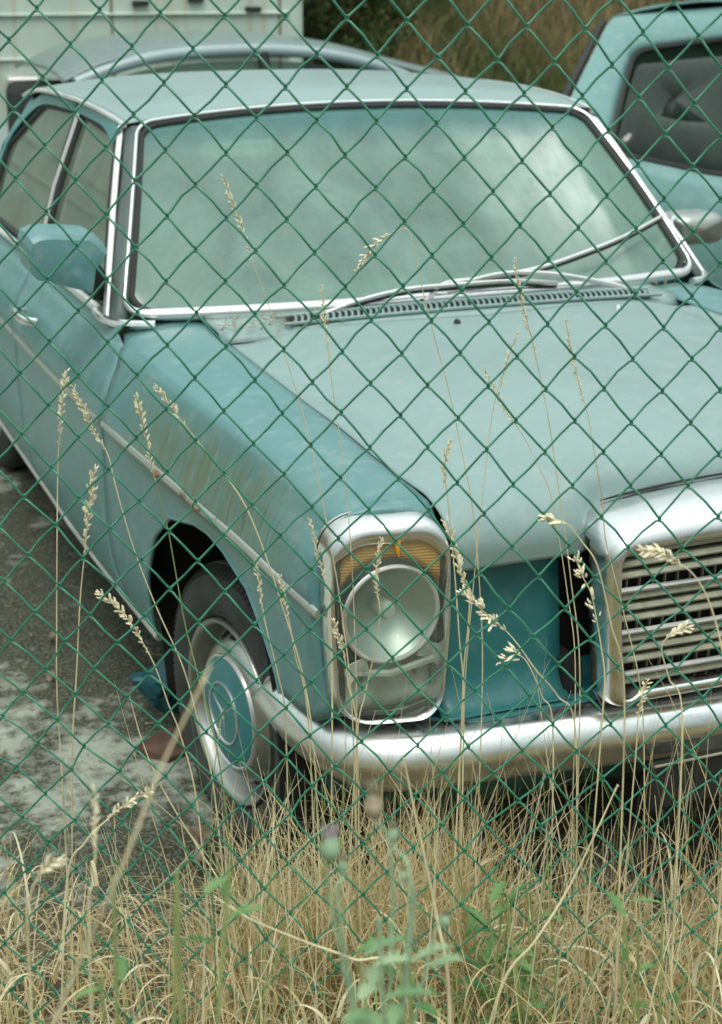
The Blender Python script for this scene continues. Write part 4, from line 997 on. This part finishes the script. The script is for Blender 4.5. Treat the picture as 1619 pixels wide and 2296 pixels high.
def bush(cx, cy, r, h, n, label, dark=True, name='bush'):
    z0 = gz(cx, cy); t = thing(name, (cx, cy, z0), label, 'bush', 'bushes on the bank')
    g = MB()
    for k in range(9):
        a = rng.uniform(0, 6.28); e = np.array([cx+math.cos(a)*r*.7, cy+math.sin(a)*r*.6, z0+h*rng.uniform(.5, .9)])
        g.tube(spline([(cx, cy, z0-.05), (cx*.6+e[0]*.4, cy*.6+e[1]*.4, z0+h*.4), e], 8), np.linspace(.025, .006, 8), 5)
    g.build('branch', M['rust'] if 0 else simple('bark_brown', (.08, .06, .04), .9) if 'bark_brown' not in bpy.data.materials else bpy.data.materials['bark_brown'], t)
    g = MB(); cl = [(rng.normal(0, .42, 3)*[r, r, h*.42]+[cx, cy, z0+h*.5], rng.uniform(.14, .34)*r*1.1) for _ in range(34)]
    V = []; F = []; T = []
    for k in range(n):
        c, rr = cl[rng.integers(len(cl))]; d = rng.normal(0, 1, 3); d /= np.linalg.norm(d); p = c+d*rr*rng.uniform(.55, 1.05)
        if p[2] < z0: continue
        u = rng.normal(0, 1, 3); u /= np.linalg.norm(u); v = np.cross(u, d); v /= np.linalg.norm(v)+1e-9; L = rng.uniform(.035, .075)*(.7+.3*r)
        b = len(V); V += [p, p+u*L*.5+v*L*.28, p+u*L, p+u*L*.5-v*L*.28]; F.append((b, b+1, b+2, b+3)); T += [float(np.clip(rng.normal(.45, .22), 0, 1))]*4
    g.v = [tuple(p) for p in V]; g.f = F; g.mi = [0]*len(F); g.tone = T; g.build('crown', M['hedge'], t, smooth=False); return t
bush(2.75, 9.6, .85, 1.9, 9000, 'dark green bush just right of the pale van')
bush(3.75, 10.6, .8, 1.7, 7000, 'olive leafy bush on the bank between the dark bush and the dry grass')
bush(1.2, 11.2, 1.3, 2.6, 7000, 'tall dark bush on the bank behind the pale van')
bush(7.4, 11.6, 1.0, 1.6, 5000, 'low green bush at the top of the dry bank, above the hatchback')
bush(5.6, 12.6, 1.1, 1.5, 5000, 'broad bush on the crest of the bank, middle of the dry grass')

# individual stalks with seed heads; pts are traced stem points, first = tip of the ear
def stalk(label, pts, head, depth, r=.0011, hr=.0045, mat='stem_straw', ddep=0., style='spike', spread=1.):
    P = [at_depth(u, v, depth+ddep*i/max(1, len(pts)-1)) for i, (u, v) in enumerate(pts)]
    e = P[-1]; zg = gz(e[0], e[1])
    if e[2] > zg+.03:
        d = (P[-1]-P[-2]); k = (e[2]-zg)/max(.05, -d[2]) if d[2] < -.01 else 1
        tgt = np.array([e[0]+d[0]*min(k, 3)*.6, e[1]+.02, zg]); P += [e*.5+tgt*.5, tgt]
    hr *= 1.45; n = 14*len(P); S = spline(P, n); root = S[-1]
    t = thing('grass_stalk', tuple(root), label, 'grass stalk', 'tall dry grass stalks')
    nh = max(2, int(head/(len(P)-1)*(n-1)))
    MB().tube(S, np.linspace(r*.45, r*1.25, n), 5).build('stem', M[mat], t)
    g = MB(); H = S[:nh+1]; Lh = np.linalg.norm(np.diff(H, axis=0), axis=1).sum(); m = int(Lh/.0021)+4
    if style == 'cluster': m = int(Lh/.0075)+3
    for k in range(m):
        f = k/m
        if style == 'cluster' and rng.uniform() < .35: continue
        x_ = f*(len(H)-1); i = int(x_); c = H[i]+(H[min(i+1, len(H)-1)]-H[i])*(x_-i)
        ax = H[max(0, i-1)]-H[min(len(H)-1, i+1)]; ax /= np.linalg.norm(ax)+1e-9
        d = rng.normal(0, 1, 3); d -= ax*(d@ax); d /= np.linalg.norm(d); dirn = ax*.86+d*.5*spread; dirn /= np.linalg.norm(dirn)
        env = hr*.82*(.35+.65*math.sin(math.pi*min(1, f*1.05+.08))**.6)*rng.uniform(.7, 1.2)
        for q in range(1 if style == 'spike' else 4):
            if q: dd = rng.normal(0, 1, 3); c2 = c+dd*hr*.30*spread; dirn = ax*.6+dd*.3; dirn /= np.linalg.norm(dirn)
            else: c2 = c+d*env*.25
            Lk = env*rng.uniform(1.3, 1.9); g.tube([c2, c2+dirn*Lk*.3, c2+dirn*Lk*.7+d*env*.2, c2+dirn*Lk], [env*.10, env*.30, env*.22, env*.03], 4, caps=False)
    g.build('seed_head', M['seed'], t); return t
A_ = 'pale '
stalk('upright dry grass stalk with long ear nearest the left edge, over the front door', [(150, 832), (141, 890), (135, 960), (130, 1040), (128, 1200), (127, 1400), (128, 1560), (140, 1760)], 2.6, 2.0)
stalk('dry stalk leaning left whose drooping ear crosses the side trim below the mirror', [(165, 868), (190, 920), (215, 975), (242, 1020), (262, 1100), (300, 1230), (350, 1360), (408, 1490), (440, 1600), (478, 1760)], 3, 2.02)
stalk('dry stalk with a slender ear just above the front wheel arch', [(304, 885), (318, 940), (335, 1020), (350, 1090), (375, 1180), (395, 1290), (415, 1400), (440, 1500), (490, 1700)], 3.0, 2.03, mat='stem_green')
stalk('long arching stalk with leaning ear crossing the green streaks on the fender', [(348, 866), (375, 900), (408, 945), (440, 985), (500, 1060), (548, 1130), (590, 1230), (630, 1350), (680, 1520), (705, 1700)], 2.6, 1.98)
stalk('stalk with thick ear in front of the sill, left of the front wheel', [(212, 1050), (203, 1110), (195, 1180), (189, 1250), (180, 1340), (172, 1500), (162, 1700)], 3, 1.95, hr=.0055)
stalk('yellowish stalk with a thick bent ear over the mossy ground', [(222, 1328), (250, 1352), (290, 1392), (325, 1450), (350, 1500), (378, 1580), (405, 1650), (440, 1790)], 3.4, 2.0, hr=.0055)
stalk('tallest dry stalk, its thin ear crossing the left of the windscreen', [(500, 394), (520, 450), (545, 520), (575, 610), (604, 690), (650, 830), (690, 970), (720, 1110), (745, 1240), (770, 1400), (790, 1600)], 3.2, 2.06, r=.0009, hr=.0034)
stalk('tall thin stalk ending below the left wiper', [(720, 640), (728, 720), (740, 820), (750, 900), (770, 1040), (785, 1200), (795, 1400), (800, 1620)], 2.4, 2.1, r=.0008, hr=.003)
stalk('tall stalk with nodding branched ear bent over the middle of the windscreen', [(800, 606), (820, 572), (845, 545), (880, 524), (915, 516), (932, 580), (950, 660), (975, 760), (1005, 870), (1035, 1010), (1062, 1160), (1080, 1400), (1080, 1600)], 3.4, 2.1, r=.0009, hr=.0052, style='spike', spread=1.6)
stalk('thin stalk whose ear stands before the bent wiper arm', [(1155, 580), (1162, 640), (1176, 700), (1195, 770), (1212, 850), (1230, 940), (1245, 1040), (1262, 1160), (1280, 1300), (1300, 1500)], 4.2, 2.1, r=.0009, hr=.0034)
stalk('thin stalk with faint ear over the right of the bonnet', [(1268, 718), (1280, 780), (1298, 860), (1318, 930), (1332, 1010), (1350, 1120), (1360, 1220), (1400, 1380), (1440, 1580)], 3.3, 2.1, r=.0009, hr=.0032)
stalk('thin stalk rising to the right across the middle of the bonnet', [(1160, 745), (1135, 820), (1112, 890), (1098, 970), (1088, 1060), (1075, 1180), (1060, 1330), (1045, 1500)], 2.4, 2.12, r=.0008, hr=.003)
stalk('stalk with left leaning ear over the middle of the bonnet', [(1080, 822), (1110, 875), (1140, 930), (1172, 975), (1200, 1030), (1232, 1100), (1252, 1200), (1272, 1330), (1290, 1500)], 3.2, 2.12, r=.0008, hr=.0034)
stalk('stalk with compact ear between the lamp and the bonnet seam', [(1012, 988), (1000, 1020), (998, 1070), (1003, 1110), (1010, 1180), (1020, 1290), (1030, 1430), (1040, 1580)], 3, 2.0, hr=.004)
stalk('stalk with knotty ear right beside the headlamp bezel', [(1000, 1170), (1018, 1230), (1035, 1290), (1052, 1330), (1050, 1400), (1040, 1500), (1035, 1620)], 3.2, 1.96, hr=.0055)
stalk('thin stalk with ear hanging over the outer edge of the headlamp', [(695, 1165), (708, 1220), (722, 1280), (738, 1340), (742, 1420), (745, 1560)], 3, 1.98, hr=.0036)
stalk('thin pale stalk in front of the fender edge behind the wheel', [(570, 1258), (580, 1300), (588, 1360), (600, 1420), (625, 1520), (640, 1620)], 2.6, 2.0, hr=.0034)
stalk('slender stalk between the wheel and the headlamp, left of the trim end', [(628, 1290), (636, 1340), (650, 1400), (662, 1470), (690, 1600)], 2.3, 2.0, hr=.0032)
stalk('stalk with pale ear standing before the headlamp glass', [(855, 1208), (846, 1260), (845, 1320), (852, 1380), (838, 1470), (818, 1560), (800, 1660)], 3, 1.95, hr=.004)
stalk('stalk with short ear at the left of the headlamp foot', [(748, 1390), (760, 1430), (772, 1470), (782, 1540), (800, 1640)], 2.2, 1.95, hr=.0045)
stalk('stalk with clustered knobbly ear in front of the dark front panel', [(1030, 1322), (1062, 1352), (1100, 1385), (1135, 1415), (1165, 1450), (1200, 1500), (1250, 1560), (1290, 1640)], 3.4, 1.9, hr=.0065, style='cluster')
stalk('stalk with three tufted spikelets low before the front panel', [(1130, 1478), (1160, 1468), (1185, 1490), (1215, 1560), (1240, 1640)], 1.5, 1.9, hr=.0075, style='cluster')
stalk('stalk with plump ear lying beside the top corner of the grille', [(1222, 1163), (1250, 1166), (1275, 1178), (1305, 1215), (1340, 1270), (1370, 1400), (1400, 1560)], 1.9, 1.75, hr=.0065)
stalk('stalk with tufted ear running down the chrome side of the grille', [(1288, 1245), (1305, 1290), (1325, 1330), (1338, 1390), (1348, 1450), (1356, 1520), (1350, 1620)], 3.6, 1.85, hr=.0062, style='cluster')
stalk('stalk with fat ear arching over the upper grille slats', [(1440, 1234), (1480, 1240), (1520, 1262), (1556, 1290), (1590, 1350), (1620, 1460), (1640, 1620)], 2.4, 1.6, hr=.0065)
stalk('stalk with small ear before the lower grille slats', [(1545, 1405), (1510, 1422), (1484, 1450), (1500, 1520), (1530, 1620)], 1.6, 1.75, hr=.006)
stalk('small branched ear on a thin stalk in front of the grille foot', [(1452, 1525), (1438, 1570), (1430, 1620), (1425, 1700)], 2., 1.85, hr=.0042, spread=1.8)
stalk('blurred thick pale straw slanting across the front wheel', [(474, 1492), (440, 1560), (400, 1640), (362, 1720), (330, 1800), (300, 1880), (250, 2000), (190, 2130), (120, 2300), (60, 2500)], 1.0, .85, r=.0013, hr=.0014, ddep=-.03)
stalk('blurred upright fluffy ear at the lower left', [(214, 1768), (212, 1830), (214, 1900), (208, 1980), (200, 2100)], 2.4, 1.15, r=.0009, hr=.0036, ddep=-.03)
stalk('pale feathery ear lying over the ground left of the wheel', [(345, 1770), (310, 1788), (270, 1812), (240, 1838), (190, 1890), (150, 1980)], 3.2, 1.6, hr=.0048, spread=1.8)
stalk('blurred bent ear close to the left edge low down', [(138, 1928), (110, 1940), (85, 1968), (68, 2010), (62, 2090)], 2.4, 1.2, hr=.0048)
stalk('stiff broken pale straw leaning left before the bumper', [(905, 1700), (930, 1820), (958, 1950), (980, 2060), (1005, 2200)], .3, 1.6, r=.0026, hr=.0015)
stalk('long straw crossing the grass to the right of the thistle', [(1385, 1760), (1330, 1880), (1270, 2000), (1200, 2110), (1130, 2200)], .3, 1.7, r=.0019, hr=.0015)
stalk('long pale curved stem without ear over the mossy ground', [(290, 1560), (315, 1650), (350, 1740), (400, 1830), (450, 1910), (505, 2010)], .3, 1.9, r=.0013, hr=.0012)
stalk('straight thin straw crossing the lower left grass', [(500, 1590), (485, 1690), (475, 1790), (480, 1900), (500, 2000)], 1.2, 2.0, r=.0011, hr=.002, mat='stem_green')
stalk('pale straw lying almost flat above the bottom left', [(480, 2010), (560, 2060), (680, 2110), (790, 2150), (900, 2200)], .3, 1.35, r=.0017, hr=.0012)

# thistle close to the lens
TH = at_depth(905, 2250, .98); zt = gz(TH[0], TH[1]); th_ = thing('thistle', (TH[0], TH[1], zt), 'blurred green thistle with faded flower heads close to the lens, bottom centre', 'thistle')
def T_(u, v, d=1.2): return at_depth(u, v, d*.80)
base = np.array([TH[0], TH[1], zt]); fork = T_(850, 2060); g = MB()
heads = [((838, 1800), .0085, 1.22, 'old'), ((742, 1895), .0085, 1.18, 'pink'), ((882, 1868), .007, 1.24, 'bud'), ((768, 1938), .006, 1.2, 'bud'), ((998, 2062), .006, 1.22, 'bud'), ((905, 1960), .005, 1.2, 'bud')]
M['old_head'] = simple('dry_thistle_head', (.36, .31, .21), .9, 0, .3, 200); M['pink_head'] = simple('faded_pink_tuft', (.50, .42, .46), .9, 0, .2, 200)
M['thistle_green'] = simple('thistle_stem_green', (.30, .44, .28), .7, 0, .2, 60)
g.tube(spline([base, base*.5+fork*.5+[.01, 0, 0], fork], 14), np.linspace(.0024, .0016, 14), 8)
for (u, v), r, d, k in heads:
    h_ = T_(u, v, d); g.tube(spline([fork*.75+base*.25, fork*.5+h_*.5+np.array([.016*(1 if h_[0] > fork[0] else -1), .004*rng.normal(), -.018]), h_-[0, 0, r*1.2]], 10), np.linspace(.0013, .0009, 10), 6)
g.build('stem', M['thistle_green'], th_)
for (u, v), r, d, k in heads:
    r *= (.95 if k != 'bud' else .7); h_ = T_(u, v, d); g = MB(); pr = [(-1.5, .18), (-1.2, .55), (-.6, .82), (0, .80), (.6, .55), (1.0, .42)]
    th2 = np.linspace(0, 2*np.pi, 15)[:-1]; g.grid(np.array([[(h_[0]+r*b*math.cos(t), h_[1]+r*b*math.sin(t), h_[2]+r*a) for t in th2] for a, b in pr]), cv=True)
    for q in range(60):
        a = rng.uniform(0, 6.28); e = rng.uniform(.1, 1.); g.tube([h_+np.array([r*.4*math.cos(a)*e, r*.4*math.sin(a)*e, r*.5]), h_+np.array([r*.95*math.cos(a)*e, r*.95*math.sin(a)*e, r*(1.5+.4*rng.uniform())])], [r*.04, r*.02], 3, mi=1, caps=False)
    g.build('flower_head', [M['thistle_green'] if k != 'old' else M['old_head'], M['pink_head'] if k == 'pink' else M['old_head']], th_)
def leafblade(g, p, d, L, wd, tone, jag=5, droop=.35):
    d = np.array(d, float); d /= np.linalg.norm(d); s_ = np.cross(d, [0, 0, 1]); s_ /= np.linalg.norm(s_)+1e-9; up = np.cross(s_, d)
    m = jag*2+1; mid = []; l_ = []; r_ = []
    for k in range(m+1):
        t = k/m; c = p+d*L*t+np.array([0, 0, -droop*L*t*t]); e = wd*math.sin(math.pi*min(1, t*.92+.06))**.8*(1.0 if k % 2 else .38)
        mid.append(c); fo_ = d*L*.06*(k % 2); l_.append(c-s_*e+up*e*.35+fo_); r_.append(c+s_*e+up*e*.35+fo_)
    g.add(mid+l_+r_, sum([[(k, k+1, m+1+k+1, m+1+k), (k, 2*(m+1)+k, 2*(m+1)+k+1, k+1)] for k in range(m)], []), 0, tone)
g = MB()
for q in range(110):
    f = rng.uniform(.1, .95); p = base*(1-f)+fork*f+rng.normal(0, .020, 3)*[1, 1, .4]+rng.normal(0, .006, 3); a = rng.uniform(0, 6.28); leafblade(g, p, (math.cos(a), math.sin(a), rng.uniform(.1, .8)), rng.uniform(.03, .06)*(1.2-.5*f), rng.uniform(.005, .010), rng.uniform(.3, 1), 5)
g.build('foliage', M['leaf_pale'], th_)
# leafy weeds
def weed(label, u, v, depth, n, L, hgt):
    c = at_depth(u, v, depth); z0 = gz(c[0], c[1]); t = thing('weed', (c[0], c[1], z0), label, 'weed'); g = MB(); b0 = np.array([c[0], c[1], z0])
    tips = []
    for k in range(5):
        e = c+rng.normal(0, 1, 3)*[.035, .035, .02]+[0, 0, hgt*rng.uniform(-.2, .4)]; tips.append(e); g.tube(spline([b0, b0*.5+e*.5+rng.normal(0, .01, 3), e], 8), np.linspace(.0026, .0014, 8), 6)
    g.build('stem', M['stem_green'], t); g = MB()
    for k in range(n):
        e = tips[k % 5]; f = rng.uniform(.25, 1); p = b0*(1-f)+e*f; a = rng.uniform(0, 6.28); leafblade(g, p, (math.cos(a), math.sin(a), rng.uniform(.0, .9)), L*rng.uniform(.6, 1.15), L*rng.uniform(.13, .2), rng.uniform(.2, 1), 4)
    g.build('foliage', M['leaf'], t); return t
weed('bright green weed with toothed leaves in the dry grass under the bumper', 1120, 1930, 1.9, 20, .062, .05)
weed('blurred green weed with narrow leaves in the lower left grass', 335, 2075, 1.05, 30, .036, .025)
weed('low green weed with broad leaves at the right of the thistle', 1215, 2020, 1.85, 10, .05, .01)
weed('grey green weed in the grass at the bottom right', 1460, 2090, 1.7, 10, .045, .01)
weed('small green weed near the bottom edge right of centre', 950, 2190, 1.3, 22, .05, .02)

# litter on the concrete
def lump(name, loc, pts, thick, mat, label, cat):
    P = np.array(pts, float); c = P.mean(0); g = MB(); ring = densify(P, .03); n = len(ring)
    def jit_(k): return rng.normal(0, .003, (n, 3))
    top = ring*[1, 1, 0]; rows = []
    for r in (.02, .5, .85, 1): rows.append(c+(ring-c)*r+[0, 0, thick*(1-.3*r)]+jit_(0))
    rows.append(ring+[0, 0, 0]); rows.append(c+(ring-c)*.02)
    g.grid(np.array(rows), cv=True); o = g.build(name, mat, None, sharp=25); tag(o, label, cat)
    return o
M['bluetarp'] = simple('blue_plastic', (.012, .10, .125), .4, 0, .4, 14, .4)
p = [at_z(u, v, .0) for u, v in ((298, 1540), (340, 1505), (398, 1490), (402, 1560), (392, 1605), (345, 1590))]
g = MB(); q0 = [at_y(u, v, 1.32) for u, v in ((292, 1522), (335, 1508), (360, 1492), (382, 1470), (402, 1468), (405, 1498), (380, 1520), (404, 1530), (404, 1598), (372, 1602), (338, 1580), (310, 1548))]
c = np.mean(q0, 0); ring = densify(np.array(q0), .02); n = len(ring)
g.grid(np.array([[c+(q_-c)*r+np.array([0, -.05*(1-r**2)-.01*math.sin(k*1.9+r*7)+.0, 0]) for k, q_ in enumerate(ring)] for r in (.02, .3, .6, .85, 1)]+[[c+(q_-c)*r+np.array([0, .05*(1-r*.5), 0]) for q_ in ring] for r in (.9, .5, .02)]), cv=True)
tag(g.build('plastic_sheet', M['bluetarp'], None, sharp=20), 'crumpled dark blue plastic piece on the ground behind the front wheel', 'plastic')
M['terracotta'] = simple('terracotta', (.105, .060, .042), .85, 0, .25, 30, .3)
q1 = [at_z(u, v, .0) for u, v in ((305, 1692), (350, 1658), (372, 1640), (392, 1650), (455, 1672), (440, 1690), (405, 1700), (378, 1712), (345, 1702))]
lump('tile_shard', None, q1, .022, M['terracotta'], 'reddish broken clay tile on the mossy ground left of the wheel', 'tile')
M['deadleaf'] = simple('dead_leaf_brown', (.19, .15, .105), .85, 0, .3, 40)
def leafy(label, pts, h_, z0=.02):
    P = [at_z(u, v, z0) for u, v in pts]; c = np.mean(P, 0); ring = densify(np.array(P), .012); g = MB()
    g.grid(np.array([[c+(q_-c)*r+np.array([0, 0, h_*(math.sin(r*2.6)*.7+.35*math.sin(k*.55)*r)]) for k, q_ in enumerate(ring)] for r in (.02, .35, .7, 1)]), cv=True)
    tag(g.build('dead_leaf', M['deadleaf'], None, solid=.0015), label, 'leaf', 'dead leaves on the ground')
leafy('large curled brown leaf on the ground in front of the wheel', ((402, 1868), (440, 1880), (480, 1862), (492, 1884), (470, 1908), (455, 1945), (432, 1940), (436, 1905)), .035, .05)
leafy('small tan leaf on the concrete near the left edge', ((103, 1522), (118, 1508), (128, 1515), (112, 1532)), .01)
leafy('tiny tan leaf above it on the concrete', ((108, 1428), (120, 1422), (130, 1428), (118, 1436)), .01)
leafy('small orange leaf on the ground below the wheel', ((480, 1900+20), (490, 1915), (498, 1932), (488, 1938)), .01, .08)
x, y = patchxy(4200, -3.2, -.6, .0, 3.6); n = len(x)
o = meadow('ground_litter', x, y, gzv(x, y)+.004, rng.uniform(.006, .028, n), rng.uniform(.002, .007, n), rng.normal(0, .4, n), M['bank'], 2, rng.beta(2, 2, n)*.8, lean=rng.normal(1.45, .12, n)); tag(o, kind='stuff')

x, y = patchxy(260, -.60, -.30, 1.300, 1.405); x2, y2 = patchxy(90, .45, .68, 1.33, 1.42); x = np.concatenate([x, x2]); y = np.concatenate([y, y2]); n = len(x)
o = meadow('leaf_debris', x, y, np.array([cowl_z(a, (b-1.262)/.16)+.003 for a, b in zip(x, y)]), rng.uniform(.004, .020, n), rng.uniform(.002, .006, n), rng.normal(0, .5, n), M['bank'], 2, rng.beta(2, 2, n)*.6, lean=rng.normal(1.4, .2, n)); tag(o, kind='stuff')
